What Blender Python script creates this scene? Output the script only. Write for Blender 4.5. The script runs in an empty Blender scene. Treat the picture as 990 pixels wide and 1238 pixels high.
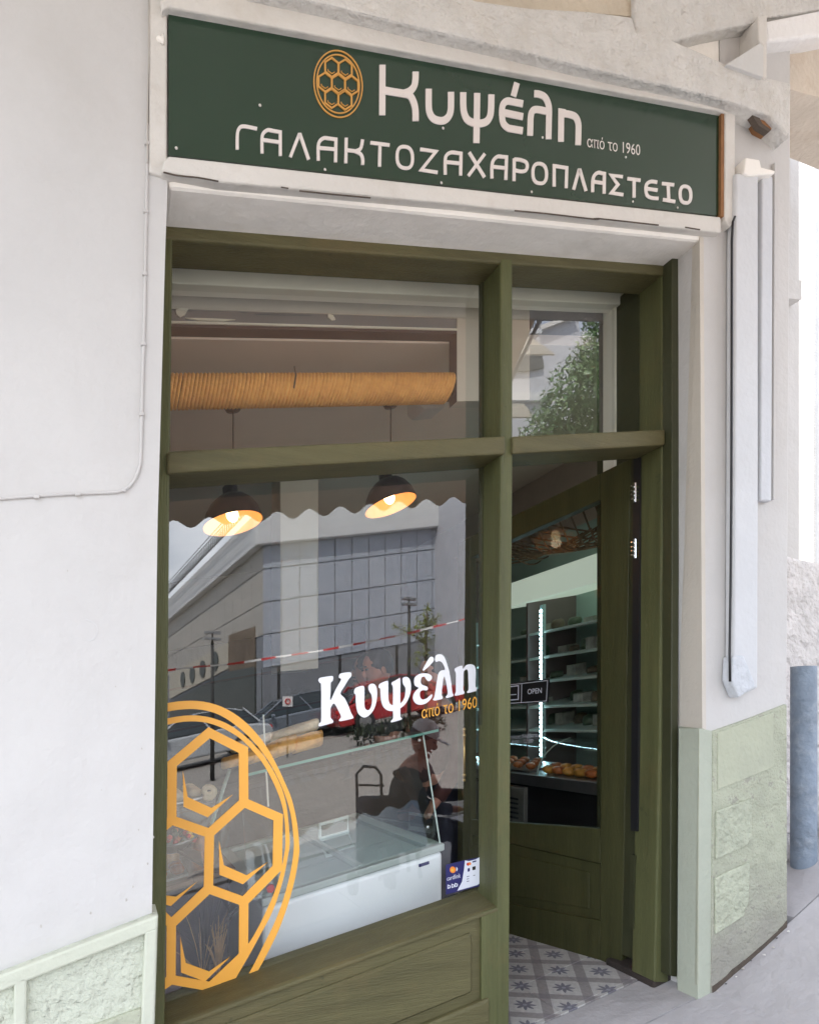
import bpy, bmesh, math, random
from mathutils import Vector
random.seed(7)
SC = bpy.context.scene
COL = SC.collection

# ------------------------------------------------------------------ camera, sky, sun, exposure
FPX, CX, HY = 832.0, 495.0, 875.0      # focal length, principal column and eye line of the photograph (990 x 1238)
KX = 0.2068                            # the street climbs along +X and everything on it follows
EYE, DIST = 1.5, 2.0
TH = math.atan(832 / 1895)
S_, C_ = math.sin(TH), math.cos(TH)
cam_d = bpy.data.cameras.new('camera'); cam = bpy.data.objects.new('camera', cam_d); COL.objects.link(cam)
cam.location = (0, -DIST, EYE); cam.rotation_euler = (math.radians(90), 0, -TH)
cam_d.sensor_fit = 'VERTICAL'; cam_d.sensor_height = 24; cam_d.lens = FPX / 1238 * 24
cam_d.shift_y = (HY - 619) / 1238; cam_d.clip_end = 2000; cam_d.clip_start = 0.02
SC.camera = cam
SUN_DIR = Vector((-0.50, 0.80, 1.6)).normalized()      # towards the sun: behind the shop, high
W = bpy.data.worlds.new('World'); SC.world = W; W.use_nodes = True
nt = W.node_tree; nt.nodes.clear()
sky = nt.nodes.new('ShaderNodeTexSky'); sky.sky_type = 'NISHITA'; sky.sun_disc = False
sky.sun_elevation = math.asin(SUN_DIR.z); sky.sun_rotation = math.atan2(SUN_DIR.x, SUN_DIR.y)
sky.dust_density = 2.0
tc = nt.nodes.new('ShaderNodeTexCoord'); nz = nt.nodes.new('ShaderNodeTexNoise'); nz.inputs['Scale'].default_value = 2.6
nz.inputs['Detail'].default_value = 8
rp = nt.nodes.new('ShaderNodeValToRGB'); rp.color_ramp.elements[0].position = .42; rp.color_ramp.elements[1].position = .66
rp.color_ramp.elements[1].color = (.85, .85, .85, 1)
mx = nt.nodes.new('ShaderNodeMixRGB'); mx.inputs[2].default_value = (14, 14.3, 15, 1)
bg = nt.nodes.new('ShaderNodeBackground'); bg.inputs[1].default_value = 0.15
out = nt.nodes.new('ShaderNodeOutputWorld')
nt.links.new(tc.outputs['Generated'], nz.inputs['Vector']); nt.links.new(nz.outputs['Fac'], rp.inputs[0])
nt.links.new(rp.outputs[0], mx.inputs[0]); nt.links.new(sky.outputs[0], mx.inputs[1])
nt.links.new(mx.outputs[0], bg.inputs[0]); nt.links.new(bg.outputs[0], out.inputs[0])
sl = bpy.data.lights.new('sun', 'SUN'); sl.energy = 4.0; sl.angle = math.radians(.5); sl.color = (1, .95, .87)
sun = bpy.data.objects.new('sun', sl); COL.objects.link(sun)
sun.rotation_euler = SUN_DIR.to_track_quat('Z', 'Y').to_euler(); sun.location = (0, 10, 20)
SC.view_settings.view_transform = 'Standard'; SC.view_settings.look = 'None'; SC.view_settings.gamma = 1
SC.view_settings.exposure = 1.68
SC.cycles.max_bounces = 10; SC.cycles.transparent_max_bounces = 16; SC.cycles.glossy_bounces = 5
SC.cycles.diffuse_bounces = 5
SC.cycles.caustics_reflective = False; SC.cycles.caustics_refractive = False

# ------------------------------------------------------------------ measuring helpers
def ray(px, py):
    a = (px - CX) / FPX
    return C_ * a + S_, -S_ * a + C_, (HY - py) / FPX
def P(px, py, Y):                       # point on the wall-parallel plane at depth Y
    x, y, b = ray(px, py); t = (Y + DIST) / y
    return Vector((x * t, Y, EYE + t * b))
def PXp(px, py, X):                     # point on the plane X = const
    x, y, b = ray(px, py); t = X / x
    return Vector((X, y * t - DIST, EYE + t * b))
def Pv(px, py, v):                      # point on the street-parallel plane at height v
    x, y, b = ray(px, py); t = (EYE - v) / (KX * x - b)
    return Vector((x * t, y * t - DIST, EYE + t * b))
def Pt(px, py, t):
    x, y, b = ray(px, py); return Vector((x * t, y * t - DIST, EYE + t * b))
def XV(px, py, Y):
    p = P(px, py, Y); return (p.x, p.z - KX * p.x)
def S(x, y, v): return Vector((x, y, v + KX * x))
YG = 0.30                               # shop window glass
def mir(p): return Vector((p[0], 2 * YG - p[1], p[2]))

# ------------------------------------------------------------------ materials
def new_mat(name):
    m = bpy.data.materials.new(name); m.use_nodes = True
    return m, m.node_tree, m.node_tree.nodes['Principled BSDF']
def mat(name, col, rough=.6, var=.12, vscale=3, bump=0, bscale=40, metal=0, dirt=None, dscale=2, stretch=None, spec=.5, coat=0, bump2=0, b2scale=6):
    m, t, b = new_mat(name); N = t.nodes; L = t.links
    b.inputs['Roughness'].default_value = rough; b.inputs['Metallic'].default_value = metal
    b.inputs['Specular IOR Level'].default_value = spec
    if coat: b.inputs['Coat Weight'].default_value = coat
    tc = N.new('ShaderNodeTexCoord'); mp = N.new('ShaderNodeMapping')
    L.new(tc.outputs['Object'], mp.inputs[0])
    if stretch: mp.inputs['Scale'].default_value = stretch
    n = N.new('ShaderNodeTexNoise'); n.inputs['Scale'].default_value = vscale; n.inputs['Detail'].default_value = 7
    n.inputs['Roughness'].default_value = .6
    L.new(mp.outputs[0], n.inputs['Vector'])
    r = N.new('ShaderNodeValToRGB'); e = r.color_ramp.elements
    e[0].position = .3; e[1].position = .7
    e[0].color = tuple(max(0, c * (1 - var)) for c in col) + (1,); e[1].color = tuple(min(1, c * (1 + var)) for c in col) + (1,)
    L.new(n.outputs['Fac'], r.inputs[0]); cout = r.outputs[0]
    if dirt:
        n2 = N.new('ShaderNodeTexNoise'); n2.inputs['Scale'].default_value = dscale; n2.inputs['Detail'].default_value = 9
        n2.inputs['Roughness'].default_value = .7; L.new(tc.outputs['Object'], n2.inputs['Vector'])
        r2 = N.new('ShaderNodeValToRGB'); r2.color_ramp.elements[0].position = .52; r2.color_ramp.elements[1].position = .72
        L.new(n2.outputs['Fac'], r2.inputs[0])
        mm = N.new('ShaderNodeMath'); mm.operation = 'MULTIPLY'; mm.inputs[1].default_value = dirt[3]
        L.new(r2.outputs[0], mm.inputs[0])
        mi = N.new('ShaderNodeMixRGB'); mi.inputs[2].default_value = dirt[:3] + (1,)
        L.new(mm.outputs[0], mi.inputs[0]); L.new(cout, mi.inputs[1]); cout = mi.outputs[0]
    L.new(cout, b.inputs['Base Color'])
    if bump or bump2:
        prev = None
        for st, sc in ((bump, bscale), (bump2, b2scale)):
            if not st: continue
            n3 = N.new('ShaderNodeTexNoise'); n3.inputs['Scale'].default_value = sc; n3.inputs['Detail'].default_value = 5
            L.new(mp.outputs[0], n3.inputs['Vector'])
            bp = N.new('ShaderNodeBump'); bp.inputs['Strength'].default_value = st; bp.inputs['Distance'].default_value = .6 / sc
            L.new(n3.outputs['Fac'], bp.inputs['Height'])
            if prev: L.new(prev.outputs[0], bp.inputs['Normal'])
            prev = bp
        L.new(prev.outputs[0], b.inputs['Normal'])
    return m
def emis(name, col, s):
    m, t, b = new_mat(name); b.inputs['Base Color'].default_value = col + (1,)
    b.inputs['Emission Color'].default_value = col + (1,); b.inputs['Emission Strength'].default_value = s
    return m
def glass(name, tint=(.97, .98, .975), gain=1.4, ior=1.5):
    m = bpy.data.materials.new(name); m.use_nodes = True; t = m.node_tree; t.nodes.clear()
    o = t.nodes.new('ShaderNodeOutputMaterial'); mx = t.nodes.new('ShaderNodeMixShader')
    tr = t.nodes.new('ShaderNodeBsdfTransparent'); tr.inputs[0].default_value = tint + (1,)
    gl = t.nodes.new('ShaderNodeBsdfGlossy'); gl.inputs['Roughness'].default_value = 0.0
    gl.inputs[0].default_value = (1, 1, 1, 1)
    fr = t.nodes.new('ShaderNodeFresnel'); fr.inputs[0].default_value = ior
    ge = t.nodes.new('ShaderNodeNewGeometry')                     # same fresnel from both sides
    mu = t.nodes.new('ShaderNodeMath'); mu.operation = 'MULTIPLY'; mu.inputs[1].default_value = gain; mu.use_clamp = True
    sb = t.nodes.new('ShaderNodeMath'); sb.operation = 'SUBTRACT'; sb.inputs[0].default_value = 1
    t.links.new(ge.outputs['Backfacing'], sb.inputs[1])
    m2 = t.nodes.new('ShaderNodeMath'); m2.operation = 'MULTIPLY'
    t.links.new(fr.outputs[0], mu.inputs[0]); t.links.new(mu.outputs[0], m2.inputs[0]); t.links.new(sb.outputs[0], m2.inputs[1])
    t.links.new(m2.outputs[0], mx.inputs[0]); t.links.new(tr.outputs[0], mx.inputs[1]); t.links.new(gl.outputs[0], mx.inputs[2])
    t.links.new(mx.outputs[0], o.inputs[0])
    return m
def add_vdirt(m, v0, v1, col, amt):
    """real grime that gathers towards the foot of the wall, broken up by noise"""
    t = m.node_tree; N = t.nodes; L = t.links; b = N['Principled BSDF']
    src = b.inputs['Base Color'].links[0].from_socket
    g = N.new('ShaderNodeNewGeometry'); sp = N.new('ShaderNodeSeparateXYZ'); L.new(g.outputs['Position'], sp.inputs[0])
    mu = N.new('ShaderNodeMath'); mu.operation = 'MULTIPLY_ADD'; mu.inputs[1].default_value = -KX
    L.new(sp.outputs[0], mu.inputs[0]); L.new(sp.outputs[2], mu.inputs[2])
    n = N.new('ShaderNodeTexNoise'); n.inputs['Scale'].default_value = 7; n.inputs['Detail'].default_value = 8
    L.new(g.outputs['Position'], n.inputs['Vector'])
    ad = N.new('ShaderNodeMath'); ad.operation = 'MULTIPLY_ADD'; ad.inputs[1].default_value = .9 * (v1 - v0)
    L.new(n.outputs['Fac'], ad.inputs[0]); L.new(mu.outputs[0], ad.inputs[2])
    mr = N.new('ShaderNodeMapRange'); mr.inputs['From Min'].default_value = v0 + .45 * (v1 - v0); mr.inputs['From Max'].default_value = v1 + .45 * (v1 - v0)
    mr.inputs['To Min'].default_value = amt; mr.inputs['To Max'].default_value = 0
    L.new(ad.outputs[0], mr.inputs['Value'])
    mi = N.new('ShaderNodeMixRGB'); mi.inputs[2].default_value = col + (1,)
    L.new(mr.outputs[0], mi.inputs[0]); L.new(src, mi.inputs[1]); L.new(mi.outputs[0], b.inputs['Base Color'])

M = {}
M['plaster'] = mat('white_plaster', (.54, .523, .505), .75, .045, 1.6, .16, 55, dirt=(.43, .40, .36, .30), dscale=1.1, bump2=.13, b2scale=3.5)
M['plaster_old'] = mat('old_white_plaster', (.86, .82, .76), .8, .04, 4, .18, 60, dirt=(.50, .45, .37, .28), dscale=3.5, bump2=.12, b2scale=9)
M['plaster_rough'] = mat('rough_plaster', (.62, .60, .565), .9, .08, 9, .9, 60, dirt=(.5, .45, .38, .35), dscale=5, bump2=.6, b2scale=16)
M['plaster_ochre'] = mat('ochre_stained_soffit', (.55, .48, .38), .9, .12, 3, .5, 35, dirt=(.42, .27, .12, .6), dscale=2.5, bump2=.5, b2scale=9)
M['crack'] = mat('dark_crack', (.09, .07, .055), .95, .3, 12, .5, 30)
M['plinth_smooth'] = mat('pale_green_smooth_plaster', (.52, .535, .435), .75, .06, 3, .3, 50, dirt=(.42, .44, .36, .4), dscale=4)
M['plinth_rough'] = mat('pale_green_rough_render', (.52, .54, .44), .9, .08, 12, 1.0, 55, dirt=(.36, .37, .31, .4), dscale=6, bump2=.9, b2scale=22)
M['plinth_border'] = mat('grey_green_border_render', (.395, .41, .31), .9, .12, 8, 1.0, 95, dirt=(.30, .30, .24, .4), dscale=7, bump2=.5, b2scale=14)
add_vdirt(M['plinth_border'], .06, .50, (.27, .255, .225), .85)
add_vdirt(M['plinth_smooth'], .0, .5, (.40, .44, .40), .35)
M['rough_wall'] = mat('rough_grey_render', (.60, .565, .54), .95, .12, 10, 1.0, 30, bump2=1.0, b2scale=14)
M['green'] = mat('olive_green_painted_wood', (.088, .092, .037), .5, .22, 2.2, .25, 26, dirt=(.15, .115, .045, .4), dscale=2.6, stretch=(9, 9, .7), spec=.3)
M['green_h'] = mat('olive_green_painted_rail', (.100, .089, .040), .5, .22, 2.2, .25, 26, dirt=(.16, .115, .05, .45), dscale=2.6, stretch=(.7, 9, 9), spec=.3)
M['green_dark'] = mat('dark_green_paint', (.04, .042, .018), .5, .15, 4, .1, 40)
M['sign'] = mat('dark_green_sign_sheet', (.014, .038, .020), .2, .06, 2, 0, 30, spec=.6)
M['letter'] = mat('cream_letter_vinyl', (.70, .64, .60), .5, .03, 5)
M['gold'] = mat('orange_sign_print', (.60, .30, .07), .5, .08, 8)
M['orange'] = mat('orange_window_vinyl', (.85, .40, .055), .5, .03, 3)
M['white_vinyl'] = mat('white_window_vinyl', (.80, .80, .84), .5, .02, 3)
M['navy'] = mat('navy_print', (.02, .02, .12), .4, .05, 3)
M['sticker_white'] = mat('white_print', (.75, .77, .85), .4, .03, 3)
M['red_print'] = mat('red_print', (.6, .03, .03), .4, .03, 3)
M['orange_print'] = mat('orange_print', (.85, .25, .04), .4, .03, 3)
M['yellow_print'] = mat('yellow_print', (.8, .5, .05), .4, .03, 3)
M['black'] = mat('black_plastic', (.012, .012, .014), .45, .1, 4)
M['cable_white'] = mat('painted_over_cable', (.52, .50, .48), .6, .04, 8, .2, 60)
M['steel'] = mat('brushed_steel', (.42, .42, .43), .3, .1, 8, metal=.9)
M['chrome'] = mat('chrome', (.75, .75, .75), .18, .03, 5, metal=1)
M['brass'] = mat('brass', (.75, .5, .2), .28, .08, 7, metal=.9)
M['rust'] = mat('rusty_strip', (.26, .12, .045), .8, .25, 14, .4, 60)
M['pave'] = mat('grey_pavement_stone', (.385, .37, .375), .72, .07, 5, .18, 28, dirt=(.27, .26, .255, .3), dscale=3.0, bump2=.22, b2scale=6)
M['joint'] = mat('pavement_joint_mortar', (.12, .115, .11), .95, .2, 10, .4, 50)
M['asphalt'] = mat('worn_pale_asphalt', (.27, .255, .235), .85, .15, 6, .5, 90)
M['sidewalk'] = mat('far_sidewalk', (.46, .44, .41), .85, .1, 3, .3, 20)
M['ceiling'] = mat('brown_plaster_ceiling', (.80, .67, .57), .8, .05, 2)
M['room_dark'] = mat('brown_room_wall', (.50, .42, .36), .8, .15, 2)
M['inner_white'] = mat('cream_inner_reveal', (.80, .77, .66), .75, .05, 4)
M['bulk'] = mat('grey_bulkhead', (.22, .225, .235), .7, .08, 4)
M['bulk_brown'] = mat('taupe_bulkhead', (.64, .58, .49), .75, .06, 4)
M['purple'] = mat('dark_plum_reveal', (.07, .05, .055), .7, .1, 4)
M['freezer'] = mat('white_enamel', (.88, .90, .91), .3, .02, 3)
M['rim'] = mat('pale_grey_green_rim', (.45, .50, .47), .4, .05, 4)
M['liner'] = mat('freezer_liner', (.62, .70, .70), .4, .03, 3)
M['bread'] = mat('bread_crust', (.85, .42, .12), .75, .3, 14, .6, 30)
M['bread2'] = mat('pale_crust', (.80, .66, .46), .75, .25, 14, .6, 30)
M['cookie'] = mat('glazed_pastry', (.50, .13, .03), .4, .35, 20, .5, 25)
M['pastry_gold'] = mat('golden_pastry', (.62, .26, .04), .5, .35, 20, .5, 25)
M['skin'] = mat('skin', (.52, .24, .17), .55, .08, 6)
M['hair'] = mat('dark_hair', (.018, .015, .02), .5, .3, 40, .6, 120)
M['cloth_dark'] = mat('dark_navy_cloth', (.02, .02, .032), .9, .2, 12, .3, 60)
M['cloth_beige'] = mat('beige_cloth', (.48, .32, .17), .9, .12, 8, .3, 60)
M['cloth_white'] = mat('white_cloth', (.72, .72, .74), .9, .05, 8, .3, 60)
M['cloth_brown'] = mat('brown_maroon_cloth', (.07, .022, .018), .9, .12, 8, .3, 60)
M['led'] = emis('cold_white_led', (.55, .9, 1.0), 8)
M['led_base'] = mat('led_carrier', (.5, .7, .7), .4, .05, 4)
M['bulb'] = emis('warm_bulb', (1.0, .72, .38), 3)
M['shade_out'] = mat('dark_blue_lamp_shade', (.014, .015, .025), .4, .08, 5)
M['shade_in'] = mat('yellow_lamp_interior', (.92, .50, .20), .55, .06, 10)
M['cord'] = mat('lamp_cord', (.03, .028, .03), .7, .1, 5)
M['panel_a'] = mat('blue_grey_cladding', (.40, .44, .51), .5, .03, 1)
M['panel_b'] = mat('lighter_cladding', (.43, .47, .535), .5, .03, 1)
M['panel_side'] = mat('taupe_cladding', (.42, .395, .36), .55, .03, 1)
M['panel_joint'] = mat('cladding_joint', (.22, .235, .26), .8, .1, 3)
M['cornice_out'] = mat('pale_cornice', (.66, .67, .68), .7, .05, 1)
M['shop_dark'] = mat('dark_shopfront', (.05, .055, .05), .4, .2, .6)
M['white_house'] = mat('white_house_render', (.55, .56, .60), .8, .05, .8)
M['bright_wall'] = mat('bright_lime_wall', (.70, .68, .64), .8, .03, 1)
M['rail'] = mat('black_railing', (.03, .03, .03), .5, .1, 3)
M['awning'] = mat('brown_awning_canvas', (.60, .49, .40), .9, .06, 6, .2, 90)
M['awning_light'] = mat('cream_awning_canvas', (.55, .5, .42), .9, .06, 6)
M['awning_grey'] = mat('grey_awning_canvas', (.12, .12, .12), .9, .06, 6)
M['leaf'] = mat('green_leaf', (.10, .18, .055), .45, .45, .9, spec=.6)
M['leaf_y'] = mat('yellow_green_leaf', (.22, .26, .03), .5, .35, 3)
M['bark'] = mat('bark', (.10, .075, .055), .9, .3, 9, .8, 30)
M['grass_dry'] = mat('dry_grass', (.45, .26, .09), .8, .4, 9)
M['grass_dark'] = mat('dark_grass', (.06, .05, .035), .8, .4, 9)
M['pot'] = mat('dark_pot', (.025, .025, .035), .4, .1, 4)
M['rock'] = M['rust']
M['tape_w'] = mat('tape_white', (.8, .8, .8), .4, .03, 4)
M['tape_r'] = mat('tape_red', (.62, .015, .015), .4, .03, 4)
M['car_red'] = mat('red_car_paint', (.42, .01, .015), .25, .03, 3, coat=.8)
M['car_grey'] = mat('grey_car_paint', (.16, .19, .23), .25, .03, 3, coat=.8)
M['car_silver'] = mat('silver_car_paint', (.42, .45, .48), .25, .03, 3, coat=.8)
M['car_glass'] = mat('car_glass', (.02, .03, .035), .06, .03, 3, spec=.8)
M['tyre'] = mat('tyre_rubber', (.02, .02, .02), .8, .1, 9)
M['blue_pipe'] = mat('blue_grey_painted_pipe', (.20, .245, .30), .55, .28, 7, .5, 40, dirt=(.42, .45, .48, .7), dscale=6, bump2=.4, b2scale=12)
M['net'] = mat('rope_net', (.13, .08, .045), .9, .2, 20)
M['jar'] = mat('jar_goods', (.16, .12, .08), .4, .5, 18)
M['jar2'] = mat('green_goods', (.07, .10, .06), .4, .5, 18)
M['jar3'] = mat('pale_goods', (.34, .33, .28), .4, .4, 18)
M['door'] = mat('shaded_olive_door', (.052, .052, .019), .45, .22, 2.2, .25, 26, dirt=(.08, .065, .025, .4), dscale=2.6, stretch=(9, 9, .7), spec=.3)  # olive frame paint with the shade of the dim room darkened into it
def add_wear(m, col, scale, lo, amt):
    t = m.node_tree; N = t.nodes; L = t.links; b = N['Principled BSDF']; src = b.inputs['Base Color'].links[0].from_socket
    g = N.new('ShaderNodeNewGeometry'); n = N.new('ShaderNodeTexNoise'); n.inputs['Scale'].default_value = scale; n.inputs['Detail'].default_value = 10; n.inputs['Roughness'].default_value = .75
    L.new(g.outputs['Position'], n.inputs['Vector']); mr = N.new('ShaderNodeMapRange'); mr.inputs['From Min'].default_value = lo; mr.inputs['From Max'].default_value = lo + .035
    mr.inputs['To Max'].default_value = amt; L.new(n.outputs['Fac'], mr.inputs['Value'])
    mi = N.new('ShaderNodeMixRGB'); mi.inputs[2].default_value = col + (1,); L.new(mr.outputs[0], mi.inputs[0]); L.new(src, mi.inputs[1]); L.new(mi.outputs[0], b.inputs['Base Color'])
for k in ('green', 'green_h'): add_wear(M[k], (.20, .185, .12), 22, .655, .55); add_wear(M[k], (.04, .038, .02), 9, .62, .5)
add_wear(M['plinth_border'], (.24, .225, .20), 16, .57, .6); add_wear(M['plinth_rough'], (.33, .33, .27), 18, .62, .5)
aw = M['awning']; t_ = aw.node_tree; tl = t_.nodes.new('ShaderNodeBsdfTranslucent'); tl.inputs[0].default_value = (.50, .36, .25, 1)
ms = t_.nodes.new('ShaderNodeMixShader'); ms.inputs[0].default_value = .45
t_.links.new(t_.nodes['Principled BSDF'].outputs[0], ms.inputs[1]); t_.links.new(tl.outputs[0], ms.inputs[2]); t_.links.new(ms.outputs[0], t_.nodes['Material Output'].inputs[0])
M['leaf_dark'] = mat('dark_hedge_leaf', (.03, .045, .018), .6, .4, 3)
M['plaster_trim'] = mat('off_white_trim_plaster', (.63, .60, .555), .8, .05, 4, .25, 60, dirt=(.42, .36, .29, .4), dscale=3.5, bump2=.28, b2scale=9)
M['rough_chip'] = mat('chipped_plaster', (.44, .41, .37), .95, .2, 20, .5, 60)
M['dark_wood'] = mat('dark_stained_wood', (.045, .032, .03), .5, .25, 4, .2, 40)
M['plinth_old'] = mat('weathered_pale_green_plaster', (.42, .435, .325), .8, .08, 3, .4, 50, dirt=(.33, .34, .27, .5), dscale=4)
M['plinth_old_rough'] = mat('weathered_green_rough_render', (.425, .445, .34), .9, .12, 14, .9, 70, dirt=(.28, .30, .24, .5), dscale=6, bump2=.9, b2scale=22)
M['glass'] = glass('window_glass', gain=2.8)
M['door_glass'] = glass('door_glass', (.97, .98, .975), .3)
M['glass_soft'] = glass('display_glass', (.93, .97, .955), 1.2)
M['glass_edge'] = mat('green_glass_edge', (.12, .30, .24), .2, .05, 4)
M['shelf'] = mat('frosted_shelf', (.55, .66, .60), .3, .05, 4)
M['skirt'] = mat('rusty_black_foot', (.03, .022, .018), .8, .3, 9, .4, 30)

# rope: wound strands as real rings, this only adds fibre
M['rope'] = mat('sisal_rope', (1.0, .45, .13), .85, .18, 26, .8, 60, dirt=(.62, .26, .07, .5), dscale=7)

# patterned cement tile (printed pattern on flat tiles)
TILE = .19
def tile_mat():
    m, t, b = new_mat('patterned_cement_tile'); N = t.nodes; L = t.links
    g = N.new('ShaderNodeNewGeometry'); sp = N.new('ShaderNodeSeparateXYZ'); L.new(g.outputs['Position'], sp.inputs[0])
    def mth(op, a, c=None, d=None):
        n = N.new('ShaderNodeMath'); n.operation = op
        for i, q in enumerate((a, c, d)):
            if q is None: continue
            if isinstance(q, (int, float)): n.inputs[i].default_value = q
            else: L.new(q, n.inputs[i])
        return n.outputs[0]
    dx = mth('SUBTRACT', sp.outputs[0], 1.668); dy = mth('SUBTRACT', sp.outputs[1], .575)
    u = mth('ADD', mth('MULTIPLY', dx, 5.102), mth('MULTIPLY', dy, 4.152)); w = mth('SUBTRACT', mth('MULTIPLY', dx, 5.102), mth('MULTIPLY', dy, 2.745))
    fu = mth('SUBTRACT', mth('FRACT', mth('ADD', u, 40.5)), .5); fw = mth('SUBTRACT', mth('FRACT', mth('ADD', w, 40.5)), .5)
    au = mth('ABSOLUTE', fu); aw = mth('ABSOLUTE', fw)
    band = mth('GREATER_THAN', mth('MAXIMUM', au, aw), .375)
    cross = mth('GREATER_THAN', mth('MINIMUM', au, aw), .375)
    r = mth('SQRT', mth('ADD', mth('MULTIPLY', fu, fu), mth('MULTIPLY', fw, fw)))
    an = mth('ARCTAN2', fu, fw); saw = mth('ABSOLUTE', mth('SUBTRACT', mth('FRACT', mth('ADD', mth('DIVIDE', an, math.pi / 4), 8.5)), .5))
    star = mth('LESS_THAN', r, mth('MULTIPLY_ADD', mth('SUBTRACT', .5, saw), .34, .11))
    star2 = mth('LESS_THAN', r, .05)
    n = N.new('ShaderNodeTexNoise'); n.inputs['Scale'].default_value = 14; n.inputs['Detail'].default_value = 6
    def mixc(f, c1, c2):
        k = N.new('ShaderNodeMixRGB'); L.new(f, k.inputs[0])
        if isinstance(c1, tuple): k.inputs[1].default_value = c1
        else: L.new(c1, k.inputs[1])
        k.inputs[2].default_value = c2; return k.outputs[0]
    c = mixc(band, (.58, .565, .545, 1), (.35, .325, .32, 1))
    c = mixc(cross, c, (.27, .25, .26, 1)); c = mixc(star, c, (.215, .21, .25, 1)); c = mixc(star2, c, (.36, .36, .40, 1))
    k = N.new('ShaderNodeMixRGB'); k.blend_type = 'MULTIPLY'; k.inputs[0].default_value = .45
    L.new(c, k.inputs[1]); L.new(n.outputs['Fac'], k.inputs[2]); L.new(k.outputs[0], b.inputs['Base Color'])
    b.inputs['Roughness'].default_value = .45
    return m
M['tile'] = tile_mat()

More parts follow.
